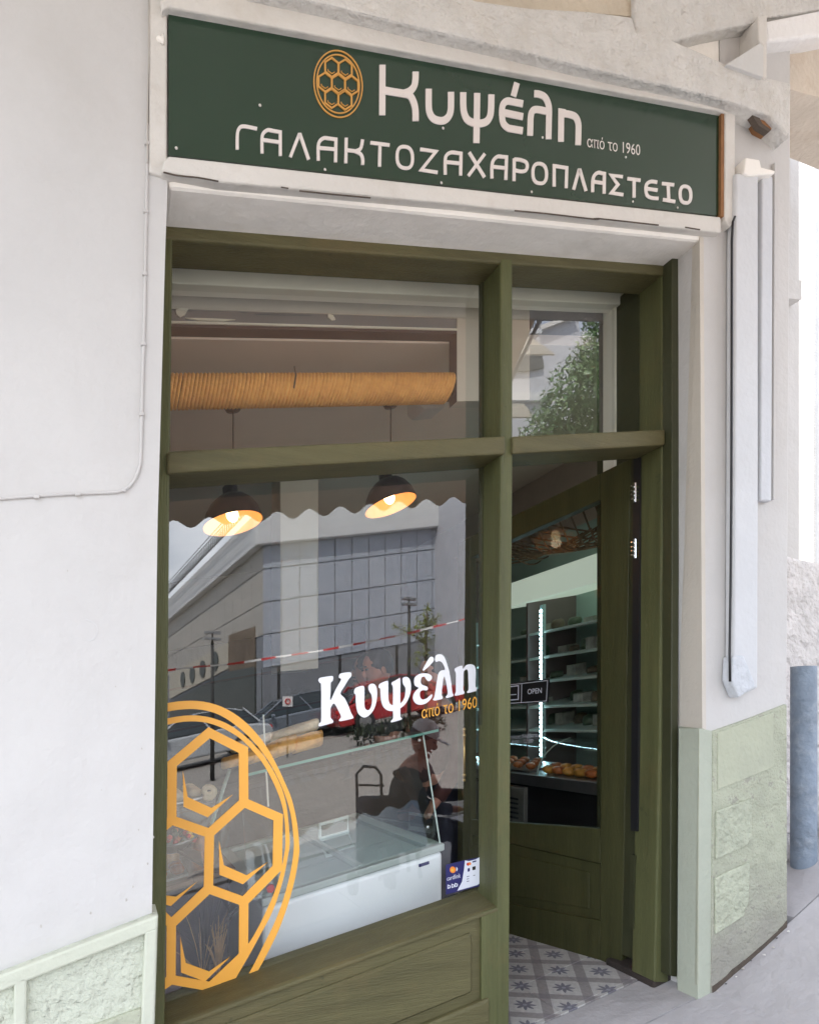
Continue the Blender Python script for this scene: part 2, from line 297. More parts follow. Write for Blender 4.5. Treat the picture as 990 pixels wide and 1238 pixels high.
# ------------------------------------------------------------------ object helpers
ORG = {}
def link(o): COL.objects.link(o); return o
def thing(name, label, cat, loc=(0, 0, 0), group=None):
    o = link(bpy.data.objects.new(name, None)); o.location = loc; ORG[o.name] = Vector(loc)
    o['label'] = label; o['category'] = cat
    if group: o['group'] = group
    o.empty_display_size = .1
    return o
def tag(o, label=None, cat=None, group=None, kind=None):
    if label: o['label'] = label
    if cat: o['category'] = cat
    if group: o['group'] = group
    if kind: o['kind'] = kind
    return o
def origin(o):
    while o.parent: o = o.parent
    return ORG.get(o.name, Vector((0, 0, 0)))
class MB:
    def __init__(s): s.v = []; s.f = []
    def add(s, vs, fs):
        b = len(s.v); s.v += [Vector(p) for p in vs]; s.f += [tuple(b + i for i in f) for f in fs]; return s
    def prism(s, front, back):
        n = len(front); fs = [tuple(range(n)), tuple(range(2 * n - 1, n - 1, -1))]
        for i in range(n):
            j = (i + 1) % n; fs.append((i, i + n, j + n, j))
        return s.add(list(front) + list(back), fs)
    def pp(s, pts, y0, y1):                         # outline measured on the plane y0, pushed straight back to y1
        fr = [P(a, b, y0) for a, b in pts]
        return s.prism(fr, [Vector((p.x, y1, p.z)) for p in fr])
    def vp(s, pts, y0, y1):                         # outline in (X, height)
        fr = [S(a, y0, b) for a, b in pts]
        return s.prism(fr, [Vector((p.x, y1, p.z)) for p in fr])
    def box(s, x0, x1, y0, y1, v0, v1): return s.vp([(x0, v0), (x1, v0), (x1, v1), (x0, v1)], y0, y1)
    def tube(s, pts, r, n=8, closed=False, cap=True):
        pts = [Vector(p) for p in pts]; m = len(pts); rr = r if isinstance(r, (list, tuple)) else [r] * m
        vs = []; up = None
        for i, p in enumerate(pts):
            a = pts[(i - 1) % m] if (i or closed) else p; c = pts[(i + 1) % m] if (i < m - 1 or closed) else p
            d = (c - a)
            if d.length < 1e-9: d = Vector((0, 0, 1))
            d.normalize()
            if up is None: up = Vector((0, 0, 1)) if abs(d.z) < .9 else Vector((1, 0, 0))
            e = d.cross(up)
            if e.length < 1e-6: e = d.cross(Vector((0, 1, 0)))
            e.normalize(); up = e.cross(d)
            for k in range(n):
                an = 2 * math.pi * k / n; vs.append(p + (e * math.cos(an) + up * math.sin(an)) * rr[i])
        fs = []
        for i in range(m if closed else m - 1):
            for k in range(n):
                a = i * n + k; b = i * n + (k + 1) % n; c = ((i + 1) % m) * n + (k + 1) % n; d = ((i + 1) % m) * n + k
                fs.append((a, b, c, d))
        if cap and not closed: fs += [tuple(range(n - 1, -1, -1)), tuple(range((m - 1) * n, m * n))]
        return s.add(vs, fs)
    def lathe(s, c, prof, n=24, shear=True, axis=None):        # prof: (radius, height) around a vertical axis at c (x, y, v)
        vs = []; m = len(prof)
        for r, h in prof:
            for k in range(n):
                a = 2 * math.pi * k / n; x = c[0] + r * math.cos(a); y = c[1] + r * math.sin(a)
                vs.append(S(x, y, c[2] + h) if shear else Vector((x, y, c[2] + KX * c[0] + h)))
        fs = []
        for i in range(m - 1):
            for k in range(n):
                fs.append((i * n + k, i * n + (k + 1) % n, (i + 1) * n + (k + 1) % n, (i + 1) * n + k))
        return s.add(vs, fs)
    def ball(s, c, r, n=10, m=7):
        r = r if isinstance(r, (tuple, list)) else (r, r, r); vs = [Vector(c) + Vector((0, 0, r[2]))]
        for i in range(1, m):
            t = math.pi * i / m
            for k in range(n):
                a = 2 * math.pi * k / n; vs.append(Vector(c) + Vector((r[0] * math.sin(t) * math.cos(a), r[1] * math.sin(t) * math.sin(a), r[2] * math.cos(t))))
        vs.append(Vector(c) - Vector((0, 0, r[2]))); fs = []
        for k in range(n): fs.append((0, 1 + k, 1 + (k + 1) % n)); fs.append((len(vs) - 1, 1 + (m - 2) * n + (k + 1) % n, 1 + (m - 2) * n + k))
        for i in range(m - 2):
            for k in range(n): a = 1 + i * n + k; b = 1 + i * n + (k + 1) % n; fs.append((a, a + n, b + n, b))
        return s.add(vs, fs)
    def build(s, name, m, parent=None, smooth=False, bevel=0, seg=2, label=None, fix=True):
        org = origin(parent) if parent else Vector((0, 0, 0))
        me = bpy.data.meshes.new(name); me.from_pydata([tuple(p - org) for p in s.v], [], s.f); me.update()
        if fix:
            bm = bmesh.new(); bm.from_mesh(me); bmesh.ops.recalc_face_normals(bm, faces=bm.faces); bm.to_mesh(me); bm.free()
        for mm in (m if isinstance(m, list) else [m]): me.materials.append(M[mm] if isinstance(mm, str) else mm)
        if smooth: me.polygons.foreach_set('use_smooth', [True] * len(me.polygons))
        o = link(bpy.data.objects.new(name, me))
        if parent: o.parent = parent
        if bevel:
            md = o.modifiers.new('bevel', 'BEVEL'); md.width = bevel; md.segments = seg; md.limit_method = 'ANGLE'; md.angle_limit = math.radians(40)
            md.harden_normals = False
        if label: o['label'] = label
        return o
def solo(o, label, cat, group=None): return tag(o, label, cat, group)
def copy_tree(o, d, parent=None, label=None):
    """a thing with its parts, moved by d (a vector that already follows the street)"""
    c = link(o.copy())
    if parent: c.parent = parent
    else:
        c.location = o.location + Vector(d); ORG[c.name] = ORG.get(o.name, Vector((0, 0, 0))) + Vector(d)
        if label: c['label'] = label
    for ch in list(o.children): copy_tree(ch, d, c)
    return c
def dS(dx, dy, dv): return Vector((dx, dy, dv + KX * dx))
def ribbon(pts, w, sx=1.0, closed=False):
    """outline of a stroke of width w (photo pixels), strokes are sx times thinner along x"""
    q = [Vector((a * sx, b)) for a, b in pts]; n = len(q); L = []; R = []
    for i in range(n):
        a = q[(i - 1) % n] if (i > 0 or closed) else None; c = q[(i + 1) % n] if (i < n - 1 or closed) else None
        d1 = (q[i] - a).normalized() if a is not None else None; d2 = (c - q[i]).normalized() if c is not None else None
        if d1 is None: d1 = d2
        if d2 is None: d2 = d1
        nrm = Vector((-(d1.y + d2.y), d1.x + d2.x))
        if nrm.length < 1e-6: nrm = Vector((-d1.y, d1.x))
        nrm.normalize(); k = 1 / max(.5, nrm.dot(Vector((-d1.y, d1.x))))
        L.append(q[i] + nrm * (w / 2 * k)); R.append(q[i] - nrm * (w / 2 * k))
    un = lambda p: (p.x / sx, p.y)
    return [un(p) for p in L], [un(p) for p in R]
def stroke(mb, pts, w, y0, y1, sx=1.0, closed=False):
    L, R = ribbon(pts, w, sx, closed); n = len(L)
    f0 = [P(a, b, y0) for a, b in L] + [P(a, b, y0) for a, b in R]
    f1 = [Vector((p.x, y1, p.z)) for p in f0]; fs = []
    for i in range(n if closed else n - 1):
        j = (i + 1) % n
        fs += [(i, j, n + j, n + i), (2 * n + i, 3 * n + i, 3 * n + j, 2 * n + j), (i, 2 * n + i, 2 * n + j, j), (n + i, n + j, 3 * n + j, 3 * n + i)]
    if not closed: fs += [(0, n, 3 * n, 2 * n), (n - 1, 3 * n - 1, 4 * n - 1, 2 * n - 1)]
    mb.add(f0 + f1, fs); return mb
def smoothpath(pts, k=4):
    """Catmull-Rom through the measured points"""
    out = []; n = len(pts)
    for i in range(n - 1):
        p0 = pts[max(i - 1, 0)]; p1 = pts[i]; p2 = pts[i + 1]; p3 = pts[min(i + 2, n - 1)]
        for j in range(k):
            t = j / k
            out.append(tuple(.5 * (2 * p1[c] + (p2[c] - p0[c]) * t + (2 * p0[c] - 5 * p1[c] + 4 * p2[c] - p3[c]) * t * t + (3 * p1[c] - p0[c] - 3 * p2[c] + p3[c]) * t ** 3) for c in (0, 1)))
    out.append(pts[-1]); return out
def zm(pts, ox, oy, s): return [(ox + a / s, oy + b / s) for a, b in pts]
def text_obj(name, body, m, quad, place, parent, bold=0.0, shear=0):
    """lettering mapped on the quad bl, br, tl measured in the photograph; place maps a pixel to the surface"""
    cu = bpy.data.curves.new('lettering', 'FONT'); cu.body = body; cu.offset = bold; cu.resolution_u = 3
    ob = link(bpy.data.objects.new('lettering', cu)); bpy.context.view_layer.update()
    me0 = ob.evaluated_get(bpy.context.evaluated_depsgraph_get()).to_mesh()
    vs = [v.co.copy() for v in me0.vertices]; fs = [tuple(p.vertices) for p in me0.polygons]
    bpy.data.objects.remove(ob)
    x0 = min(v.x for v in vs); x1 = max(v.x for v in vs); y0 = 0; y1 = .69 if max(v.y for v in vs) > .6 else max(v.y for v in vs)
    bl, br, tl = [Vector(q) for q in quad]
    mb = MB(); out = []
    for v in vs:
        a = (v.x - x0) / (x1 - x0); b = (v.y - y0) / (y1 - y0); q = bl + (br - bl) * a + (tl - bl) * b
        out.append(place(q.x, q.y))
    mb.add(out, fs); return mb.build(name, m, parent, fix=False)

# ------------------------------------------------------------------ the shop building
def slab(pts, off):
    fr = [Vector(p) for p in pts]; o = Vector(off); return MB().prism(fr, [p + o for p in fr])
def lin(p, q):
    return lambda x: p[1] + (q[1] - p[1]) * (x - p[0]) / (q[0] - p[0])
B = thing('shop_building', 'whitewashed corner building with pale green plinth around the green pastry shop front', 'building', (0, 0, 0))
edge = [XV(183, 1240, 0), XV(184, 1106, 0), XV(191, 625, 0), XV(193, 560, 0), XV(200.5, 290, 0), XV(203, 225, 0)]
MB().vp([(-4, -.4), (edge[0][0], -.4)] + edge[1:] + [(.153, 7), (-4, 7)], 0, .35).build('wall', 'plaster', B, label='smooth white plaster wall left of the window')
st = [XV(x - 1.5, y, 0) for x, y in [(184, 1106), (191, 625), (193, 560), (200.5, 290), (203, 225)]]
sl_ = [XV(x, y, 0) for x, y in [(180, 215), (179.5, 0), (179, -60)]]
MB().pp([(180, -60), (203.3, -60), (202.4, 214), (180.4, 208)], -.010, .02).build('corner_strip', 'plaster_trim', B, bevel=.006)
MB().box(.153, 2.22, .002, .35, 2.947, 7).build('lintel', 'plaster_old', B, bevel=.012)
MB().box(2.22, 2.62, .003, .35, 3.02, 7).build('upper_wall', 'plaster', B)
pr = [(847, 287), (848.5, 640), (850, 884), (850, 1200), (850, 1260), (950, 1190), (950, 1100), (950.5, 850), (953, 500), (955, 140), (955, 100), (847, 100)]
MB().pp(pr, 0, .5).build('pillar', 'plaster', B, bevel=.006, label='white pillar at the corner right of the door')
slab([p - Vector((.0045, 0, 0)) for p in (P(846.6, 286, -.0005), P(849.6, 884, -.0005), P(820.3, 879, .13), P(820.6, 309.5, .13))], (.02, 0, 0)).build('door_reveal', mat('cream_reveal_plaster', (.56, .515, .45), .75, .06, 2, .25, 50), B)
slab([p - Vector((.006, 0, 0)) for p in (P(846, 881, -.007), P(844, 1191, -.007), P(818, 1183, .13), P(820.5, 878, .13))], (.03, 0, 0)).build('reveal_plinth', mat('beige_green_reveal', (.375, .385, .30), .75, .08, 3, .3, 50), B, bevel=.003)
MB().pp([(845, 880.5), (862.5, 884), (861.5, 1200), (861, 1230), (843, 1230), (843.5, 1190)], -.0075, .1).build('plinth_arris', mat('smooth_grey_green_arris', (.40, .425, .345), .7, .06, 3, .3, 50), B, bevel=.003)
# sides, back and roof of the building
MB().box(-4, 3.42, 6.2, 6.5, -.4, 7).build('back_wall', 'plaster', B)
MB().box(3.36, 3.42, .6, 6.2, -.4, 7).build('side_wall', 'plaster', B)
MB().box(-4, -3.8, .35, 6.2, -.4, 7).build('side_wall', 'plaster', B)
MB().box(-4, 3.42, .35, 6.2, 6.85, 7).build('roof', 'plaster', B)
MB().box(-4, 3.36, .5, 6.2, 3.05, 3.15).build('upper_floor', 'plaster', B)
# left plinth
top = lin((0, 1178), (184, 1107))
MB().pp([(-700, top(-700)), (184, top(184)), (191.5, 1107), (187, 1250), (-700, 1640)], -.028, .1).build('plinth', 'plinth_rough', B, label='pale green textured plinth under the white wall on the left')
for pts in ([(-700, top(-700)), (192, 1106), (190.6, 1124), (-700, top(-700) + 30)], [(175.5, 1126), (190.6, 1122), (186.8, 1250), (170, 1256)],
            [(17, top(17) + 16), (33, top(33) + 14), (31, 1310), (15, 1316)]):
    MB().pp(pts, -.046, -.02).build('plinth_border', 'plinth_smooth', B, bevel=.006)
MB().pp([(33, 1270), (172, 1219), (171, 1262), (33, 1320)], -.042, -.02).build('plinth_border', 'plinth_border', B, bevel=.006)
# right plinth
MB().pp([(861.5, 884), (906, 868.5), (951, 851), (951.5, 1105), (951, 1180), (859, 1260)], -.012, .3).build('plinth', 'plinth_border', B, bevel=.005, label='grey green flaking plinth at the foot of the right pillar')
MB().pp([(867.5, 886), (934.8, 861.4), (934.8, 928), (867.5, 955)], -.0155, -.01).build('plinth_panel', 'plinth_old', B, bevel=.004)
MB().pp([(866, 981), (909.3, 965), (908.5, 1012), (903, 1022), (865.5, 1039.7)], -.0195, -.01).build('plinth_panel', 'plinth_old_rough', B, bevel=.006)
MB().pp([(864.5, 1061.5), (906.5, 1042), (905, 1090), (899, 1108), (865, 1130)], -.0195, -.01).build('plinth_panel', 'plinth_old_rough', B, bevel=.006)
# mouldings round the sign
MB().pp([(195.5, 207), (198, 194), (204, 188), (871, 262), (872, 281), (850, 279), (560, 247), (264, 219)], -.03, .02).build('moulding', 'plaster_trim', B, bevel=.006)
stop = lin((204, 8), (871, 134)); crk = lin((560, 46), (873, 119))
MB().pp([(204, stop(204)), (871, stop(871)), (889, 138), (889, crk(889) + 3), (560, crk(560) + 3), (190, crk(190) + 3), (196, 12)], -.034, .02).build('fascia', 'plaster_trim', B, bevel=.005)
MB().pp([(876.5, 134), (888.5, 137), (888, 265), (882, 275), (876, 265)], -.03, .02).build('moulding', 'plaster_trim', B, bevel=.004)
MB().pp([(871.5, 134), (876, 135), (875.5, 262), (871, 261)], -.024, .02).build('edge_strip', 'rust', B)
# cornice with its broken lower edge
cr = [(300, -16), (400, 6), (460, 21), (520, 36), (560, 45), (640, 64), (700, 79), (760, 93), (820, 106), (873, 119), (905, 130), (930, 140), (955, 166)]
MB().pp(cr + [(956, 100), (925, 93), (922, 91), (877, 77), (845, 62), (812, 48), (795, 38), (781, 34), (769, 38), (764, 20), (712, 13), (640, 9), (575, 0), (540, -14)], -.075, .01).build('cornice', 'plaster_rough', B, bevel=.008)
MB().pp([(874, 117), (905, 125.5), (920, 131), (930, 131), (936, 139), (932.5, 157), (921, 151), (914, 138), (895, 130), (876, 125)], -.05, .02).build('broken_edge', 'rock', B, bevel=.004)
MB().pp([(905, 133), (915, 137), (921, 149), (932, 157), (929, 159.5), (917, 152), (910, 141)], -.0535, -.03).build('broken_edge', 'crack', B)
# ceiling of the covered walk above, its beams
MB().pp([(540, -60), (764, -60), (764, 20), (712, 15), (640, 12), (560, 2)], -.035, .01).build('arcade_soffit', 'plaster_ochre', B)
MB().pp([(766, -60), (1100, -80), (1100, -12), (990, 11), (929, 20), (915, 27), (860, 37), (812, 50), (790, 42), (768, 42)], -.055, .01).build('arcade_soffit', 'plaster_rough', B, bevel=.008)
MB().pp([(925, 25), (990, 12), (1080, -4), (1080, 26), (990, 43), (927, 50)], -.06, .3).build('arcade_beam', mat('white_beam_plaster', (.8, .78, .76), .8, .05, 4, .5, 40), B, bevel=.01)
MB().pp([(924, 44), (990, 38), (1080, 22), (1080, 160), (990, 118), (951, 107), (925, 96)], .02, .3).build('arcade_wall', mat('peach_beam_plaster', (.60, .52, .43), .85, .12, 3, .5, 40, dirt=(.42, .28, .17, .4), dscale=5), B)
MB().pp([(916.5, 20), (927, 17), (927, 95), (921.5, 93), (922, 54), (917, 50)], -.085, .01).build('arcade_rib', 'plaster_trim', B, bevel=.005)
MB().pp([(878, 77), (919, 51), (923, 56), (922.5, 93)], -.09, -.02).build('arcade_bracket', mat('grey_bracket_plaster', (.58, .57, .55), .85, .05, 4, .4, 40), B, bevel=.004)
MB().box(-4, 4.6, -1.55, -.08, 3.98, 4.15).build('arcade_ceiling', 'plaster_old', B)
MB().box(2.43, 2.505, -1.50, -1.42, 0, 3.98).build('arcade_column', 'plaster_old', B, bevel=.02)
# hairline cracks in the moulding and lintel are real slits filled with dirt
for pts, w in (([(198, 208), (215, 212), (240, 214.5), (264.5, 219)], 1.6), ([(362, 230.5), (400, 234.5), (448, 239)], 1.5), ([(622, 254.5), (660, 258), (720, 265), (723, 264), (796, 272)], 1.5), ([(828, 274.5), (846, 277.5)], 1.3), ([(340, 226), (349, 227.5)], 1.2)):
    stroke(MB(), smoothpath(pts), w, -.0313, -.0296).build('crack', 'crack', B)
stroke(MB(), smoothpath([(104, 748), (117, 756), (117, 768), (111, 774), (105, 773)], 3), 1.5, -.0012, .003).build('crack', mat('plaster_scar', (.56, .55, .54), .8, .1), B)
for a, b, r_ in [(196, 1012, 1.6), (189, 1044, 1.2), (178, 1003, 1), (186, 960, 1.1), (163, 1088, 1.5), (120, 1104, 1.2), (171, 1072, 1.1), (182, 905, .9), (150, 830, .9), (60, 1120, 1.3), (133, 955, .8), (92, 690, .8)]:
    x_ = a - 10
    MB().pp([(x_ + r_ * math.cos(k) * random.uniform(.5, 1.2), b + r_ * 1.6 * math.sin(k) * random.uniform(.5, 1.2)) for k in range(6)], -.001, .003).build('chip', 'rough_chip', B)
stroke(MB(), [(180, -20), (180.2, 60), (178.6, 130), (178.3, 196)], 1.3, -.0115, .0).build('crack', mat('wall_groove', (.45, .42, .38), .8, .1), B)

# painted cable on the left wall
pts = [(179, 150), (178.5, 200), (176.5, 290), (175, 380), (172.5, 470), (171, 540), (169.5, 562), (164, 578), (154, 590), (140, 595), (90, 597), (40, 600), (0, 603), (-60, 607)]
T = thing('wall_cable', 'thin painted over cable running down and turning left on the white wall', 'cable', P(171, 540, -.01))
MB().tube([P(a, b, -.003) for a, b in smoothpath(pts, 5)], .0042, 8).build('cable', 'cable_white', T, smooth=True)
for a, b in [(177, 254), (175.5, 330), (174, 415), (178.5, 172), (172, 500), (150, 592), (95, 597), (45, 600)]:
    p = P(a, b, -.01); MB().box(p.x - .007, p.x + .006, -.0105, .0, p.z - KX * p.x - .0045, p.z - KX * p.x + .0045).build('cable_clip', 'cable_white', T, bevel=.002)
T = thing('wall_hook', 'small painted lump of an old hook beside the left end of the green sign', 'hook', P(195, 50, 0))
MB().ball(P(194, 49, -.008), (.011, .012, .009)).tube([P(197, 42, -.012), P(197, 53, -.014)], .004, 6).build('hook', 'plaster_old', T, smooth=True)

# right pillar: black cable, trunking
T = solo(MB().tube([P(a, b, -.048) for a, b in [(888, 262), (885.5, 268), (884.2, 290), (884, 420), (883.6, 600), (882.8, 700), (881.5, 790), (882, 824)]], .0048, 8).build('black_cable', 'black', smooth=True),
         'thin black cable running down beside the box trunking on the right pillar', 'cable')
T = thing('painted_trunking', 'broad white painted trunking on the right pillar with lumpy lower end', 'trunking', P(900, 843, 0))
MB().pp([(889, 208), (917, 208), (917, 600), (916.5, 832), (893, 842), (886, 824), (887, 600), (888, 300)], -.045, .0).build('trunking', mat('blue_white_trunking_paint', (.57, .575, .585), .6, .05, 3, .2, 40, dirt=(.5, .5, .5, .3), dscale=4), T, bevel=.012, seg=3)
MB().pp([(885.5, 793), (899, 792), (913, 826), (912, 831), (893, 844), (884, 822)], -.052, -.002).build('trunking_end', mat('lumpy_trunking_paint', (.55, .57, .60), .7, .1, 12, .8, 40), T, bevel=.008)
MB().pp([(901, 190), (918, 193), (920, 202), (937, 206), (936, 210), (905, 212), (899, 209)], -.055, .0).build('trunking_cap', 'plaster_old', T, bevel=.005)
T = thing('narrow_trunking', 'narrow white painted trunking beside the broad one on the right pillar', 'trunking', P(928, 607, 0))
MB().pp([(921, 213), (934, 213), (932.5, 606), (919, 605)], -.030, .0).build('trunking', mat('blue_white_paint', (.55, .56, .58), .6, .05, 3, .2, 40), T, bevel=.006)
MB().pp([(936, 196), (938.5, 196), (936.5, 604), (934.5, 604)], -.016, .0).build('cover_strip', 'plaster', T, bevel=.002)

# ------------------------------------------------------------------ the sign
Sg = thing('shop_sign', 'long dark green shop sign with cream Greek lettering and an orange honeycomb emblem', 'sign', P(540, 240, 0))
MB().pp([(206, 9), (214, 7.5), (871, 134), (871, 261), (204, 187.5), (204, 14)], -.012, .004).build('sign_panel', 'sign', Sg)
y0, y1 = -.0150, -.0125
def sign_letter(strokes, w, sx):
    mb = MB()
    for k, (pts, sm) in enumerate(strokes):
        stroke(mb, smoothpath(pts, 5) if sm else pts, w, y0 - .0003 * k, y1, sx)
    return mb.build('letter', 'letter', Sg)
A = lambda p: zm(p, 450, 70, 7.615); Bz = lambda p: zm(p, 570, 90, 7.071)
BIG = [
 [(A([(95, 62), (93, 525)]), 0), (A([(100, 295), (200, 313), (300, 328)]), 0), (A([(290, 326), (345, 305), (385, 260), (398, 200), (400, 125)]), 1), (A([(290, 326), (345, 342), (382, 405), (398, 480), (400, 578)]), 1)],
 [(A([(520, 283), (520, 440), (530, 505), (562, 555), (615, 577), (665, 572), (705, 535), (722, 480), (725, 400), (725, 312)]), 1)],
 [([(576.8, 112.3), (575.9, 172.7)], 0), (A([(838, 315), (838, 440), (848, 510), (875, 565), (920, 592), (958, 598)]) + [(581, 149), (587.5, 147), (591.6, 142), (593.4, 134), (594, 114)], 1)],
 [(Bz([(388, 70), (357, 185)]), 0), (Bz([(440, 250), (350, 232), (305, 226), (272, 250), (260, 300), (260, 350), (272, 415), (310, 455), (350, 465), (438, 480)]), 1), (Bz([(262, 322), (440, 360)]), 0)],
 [(Bz([(535, 163), (580, 168), (625, 192), (652, 240), (662, 300), (660, 420), (658, 552)]), 1), (Bz([(660, 318), (560, 298), (520, 312), (506, 360), (503, 430), (500, 522)]), 1)],
 [(Bz([(763, 574), (766, 322), (800, 328)]), 0), (Bz([(766, 330), (845, 342), (890, 365), (912, 420), (913, 500), (910, 602)]), 1)],
]
for k, l in enumerate(BIG): sign_letter(l, 9.2 if k < 3 else 8.6, 1.24)
D1 = lambda p: zm(p, 280, 140, 7.071); D2 = lambda p: zm(p, 410, 160, 7.071); D3 = lambda p: zm(p, 540, 170, 6.1875); D4 = lambda p: zm(p, 690, 160, 6.1875)
def oval(cx, cy, rx, ry, sk, ox, oy, s, n=28):
    q = []
    for i in range(n):
        a = 2 * math.pi * i / n; c, d = math.cos(a), math.sin(a)
        x = math.copysign(abs(c) ** .8, c) * rx; y = math.copysign(abs(d) ** .8, d) * ry
        q.append((ox + (cx + x) / s, oy + (cy + y + sk * x) / s))
    return q
SM = [
 [(D1([(50, 287), (51, 170), (62, 115), (100, 88), (220, 110)]), 1)],
 [(D1([(262, 320), (262, 190), (275, 145), (310, 120), (345, 124)]), 1), (D1([(330, 122), (418, 138), (418, 340)]), 0), (D1([(262, 203), (418, 225)]), 0)],
 [(D1([(503, 352), (578, 160), (588, 160), (660, 372)]), 0)],
 [(D1([(742, 382), (742, 260), (757, 212), (790, 189), (825, 190)]), 1), (D1([(810, 189), (893, 200), (890, 395)]), 0), (D1([(742, 272), (893, 285)]), 0)],
 [(D2([(62, 45), (58, 262)]), 0), (D2([(62, 150), (150, 160)]), 0), (D2([(140, 160), (185, 135), (202, 60)]), 1), (D2([(140, 160), (185, 185), (202, 225), (202, 275)]), 1)],
 [(D2([(268, 87), (432, 108)]), 0), (D2([(350, 98), (346, 292)]), 0)],
 'O', [(D2([(693, 143), (828, 163), (702, 320), (842, 342)]), 0)],
 [([(538.3, 211), (538.3, 193), (540.3, 187), (545, 184.2), (550, 184.2)], 1), ([(548, 184), (557.3, 185.4), (556.8, 212)], 0), ([(538.5, 195.6), (557, 197.4)], 0)],
 [(D3([(168, 86), (283, 273)]), 0), (D3([(285, 97), (162, 262)]), 0)],
 [(D3([(338, 282), (338, 190), (350, 145), (380, 118), (410, 118)]), 1), (D3([(395, 118), (447, 122), (442, 293)]), 0), (D3([(338, 193), (445, 205)]), 0)],
 [(D3([(503, 302), (505, 132)]), 0), (D3([(505, 138), (550, 143), (592, 160), (602, 190), (590, 222), (552, 230), (505, 218)]), 1)],
 'P', [(D3([(803, 343), (803, 188), (897, 203), (893, 354)]), 0)],
 [(D4([(20, 427), (60, 283), (68, 283), (113, 438)]), 0)],
 [(D4([(162, 446), (164, 360), (178, 318), (205, 300), (225, 302)]), 1), (D4([(215, 302), (250, 308), (248, 458)]), 0), (D4([(163, 367), (250, 380)]), 0)],
 [(D4([(388, 332), (302, 320), (352, 390), (302, 452), (392, 466)]), 0)],
 [(D4([(422, 345), (520, 358)]), 0), (D4([(473, 352), (472, 487)]), 0)],
 [(D4([(645, 373), (600, 367), (568, 385), (560, 425), (570, 470), (605, 490), (655, 494)]), 1), (D4([(562, 420), (648, 432)]), 0)],
 [(D4([(680, 382), (772, 392)]), 0), (D4([(727, 390), (731, 508)]), 0), (D4([(688, 502), (780, 518)]), 0)],
 'Q']
OV = {'O': oval(562, 213, 66, 92, .12, 410, 160, 7.071), 'P': oval(695, 245, 51, 74, .1, 540, 170, 6.1875), 'Q': oval(856, 465, 40, 62, .12, 690, 160, 6.1875)}
for l in SM:
    if isinstance(l, str): stroke(MB(), OV[l], 4.2, y0, y1, 1.15, True).build('letter', 'letter', Sg)
    else: sign_letter(l, 4.3, 1.15)
pl = lambda Y: (lambda a, b: P(a, b, Y))
text_obj('small_lettering', 'από το 1960', 'letter', ((709.5, 177.5), (773.5, 188), (709.5, 164.5)), pl(-.0128), Sg, .0)
# emblem
E_ = []
cx0, cy0 = 408.9, 101.2
def ell(rx, ry, n=48): return [(cx0 + rx * math.cos(2 * math.pi * i / n), cy0 + ry * math.sin(2 * math.pi * i / n) + .11 * rx * math.cos(2 * math.pi * i / n)) for i in range(n)]
em = MB(); stroke(em, ell(29.2, 40.3), 1.5, y0, y1, 1, True); em.build('emblem_ring', 'gold', Sg)
em = MB(); stroke(em, ell(25.7, 35.3), 1.5, y0, y1, 1, True); em.build('emblem_ring', 'gold', Sg)
for hx, hy in [(387, 385), (588, 410), (288, 607), (487, 630), (685, 655), (385, 850), (585, 875)]:
    c = (370 + hx / 12.375, 50 + hy / 12.375)
    off = [(0, -11.6), (7.9, -5.2), (7.9, 6.6), (0, 11.6), (-7.9, 5.2), (-7.9, -6.6)]
    em = MB(); stroke(em, [(c[0] + a, c[1] + b) for a, b in off], 2.0, y0 - .0002 * (hx % 7), y1, 1, True)
    stroke(em, [(c[0] + a, c[1] + b) for a, b in [(-4.6, 2.2), (-4.4, 4.2), (.2, 7.6), (3.6, 5.6)]], .8, y0, y1, 1)
    em.build('emblem_cell', 'gold', Sg)
for a, b in [(213.5, 179), (314.5, 127.3), (393, 205), (535.6, 155), (533.5, 221), (655.7, 166.4), (756, 190), (642.5, 232), (764.7, 243.7), (818.7, 251)]:
    MB().ball(P(a, b, -.014), (.0042, .003, .0042), 8, 5).build('screw', 'letter', Sg, smooth=True)

# ------------------------------------------------------------------ green shopfront
Fr = thing('shopfront_frame', 'olive green wooden shopfront frame with fixed window, transom lights and door opening', 'shopfront', S(1.1, .25, 0))
YF = .166
MB().box(.14, 2.108, YF, .312, 2.909, 2.99).build('head_rail', 'green_h', Fr, bevel=.008)
MB().pp([(190, 258), (209.3, 258), (209, 289), (206.5, 500), (205, 620), (201.5, 1088), (199, 1260), (176, 1260), (180, 1088), (186, 600), (190, 300)], YF + .003, .34).build('stile', 'green', Fr, bevel=.006)
MB().pp([(605, 312), (619.8, 312), (619.9, 560), (617.5, 900), (615.4, 1250), (600.3, 1262), (601, 1100), (605, 551)], YF - .002, .312).build('mullion', 'green', Fr, bevel=.007)
MB().pp([(582.6, 336), (588, 336), (588, 1110), (582.6, 1110)], .285, .31).build('glazing_stop', 'green_dark', Fr)
a0 = XV(202, 550, .152)[0]; a1 = XV(610.8, 540, .152)[0]; b0 = XV(619.2, 540, .152)[0]; b1 = XV(803.6, 530, .152)[0]
MB().box(a0, a1, .150, .312, 2.207, 2.273).build('transom_rail', 'green_h', Fr, bevel=.008)
MB().box(b0, b1, .150, .312, 2.206, 2.271).build('transom_rail', 'green_h', Fr, bevel=.008)
MB().pp([(800.6, 325), (810.5, 325), (811, 600), (808, 1188), (791, 1188), (797, 900), (799.6, 600)], YF + .002, .305).build('door_jamb', 'green', Fr, bevel=.007)
MB().pp([(812, 306), (820.4, 308), (820.3, 700), (818, 1181), (809.5, 1180), (812, 700)], .118, .48).build('outer_strip', 'green_dark', Fr, bevel=.003)
MB().box(2.04, 2.14, .17, .47, -.02, .028).build('jamb_foot', 'skirt', Fr, bevel=.01)
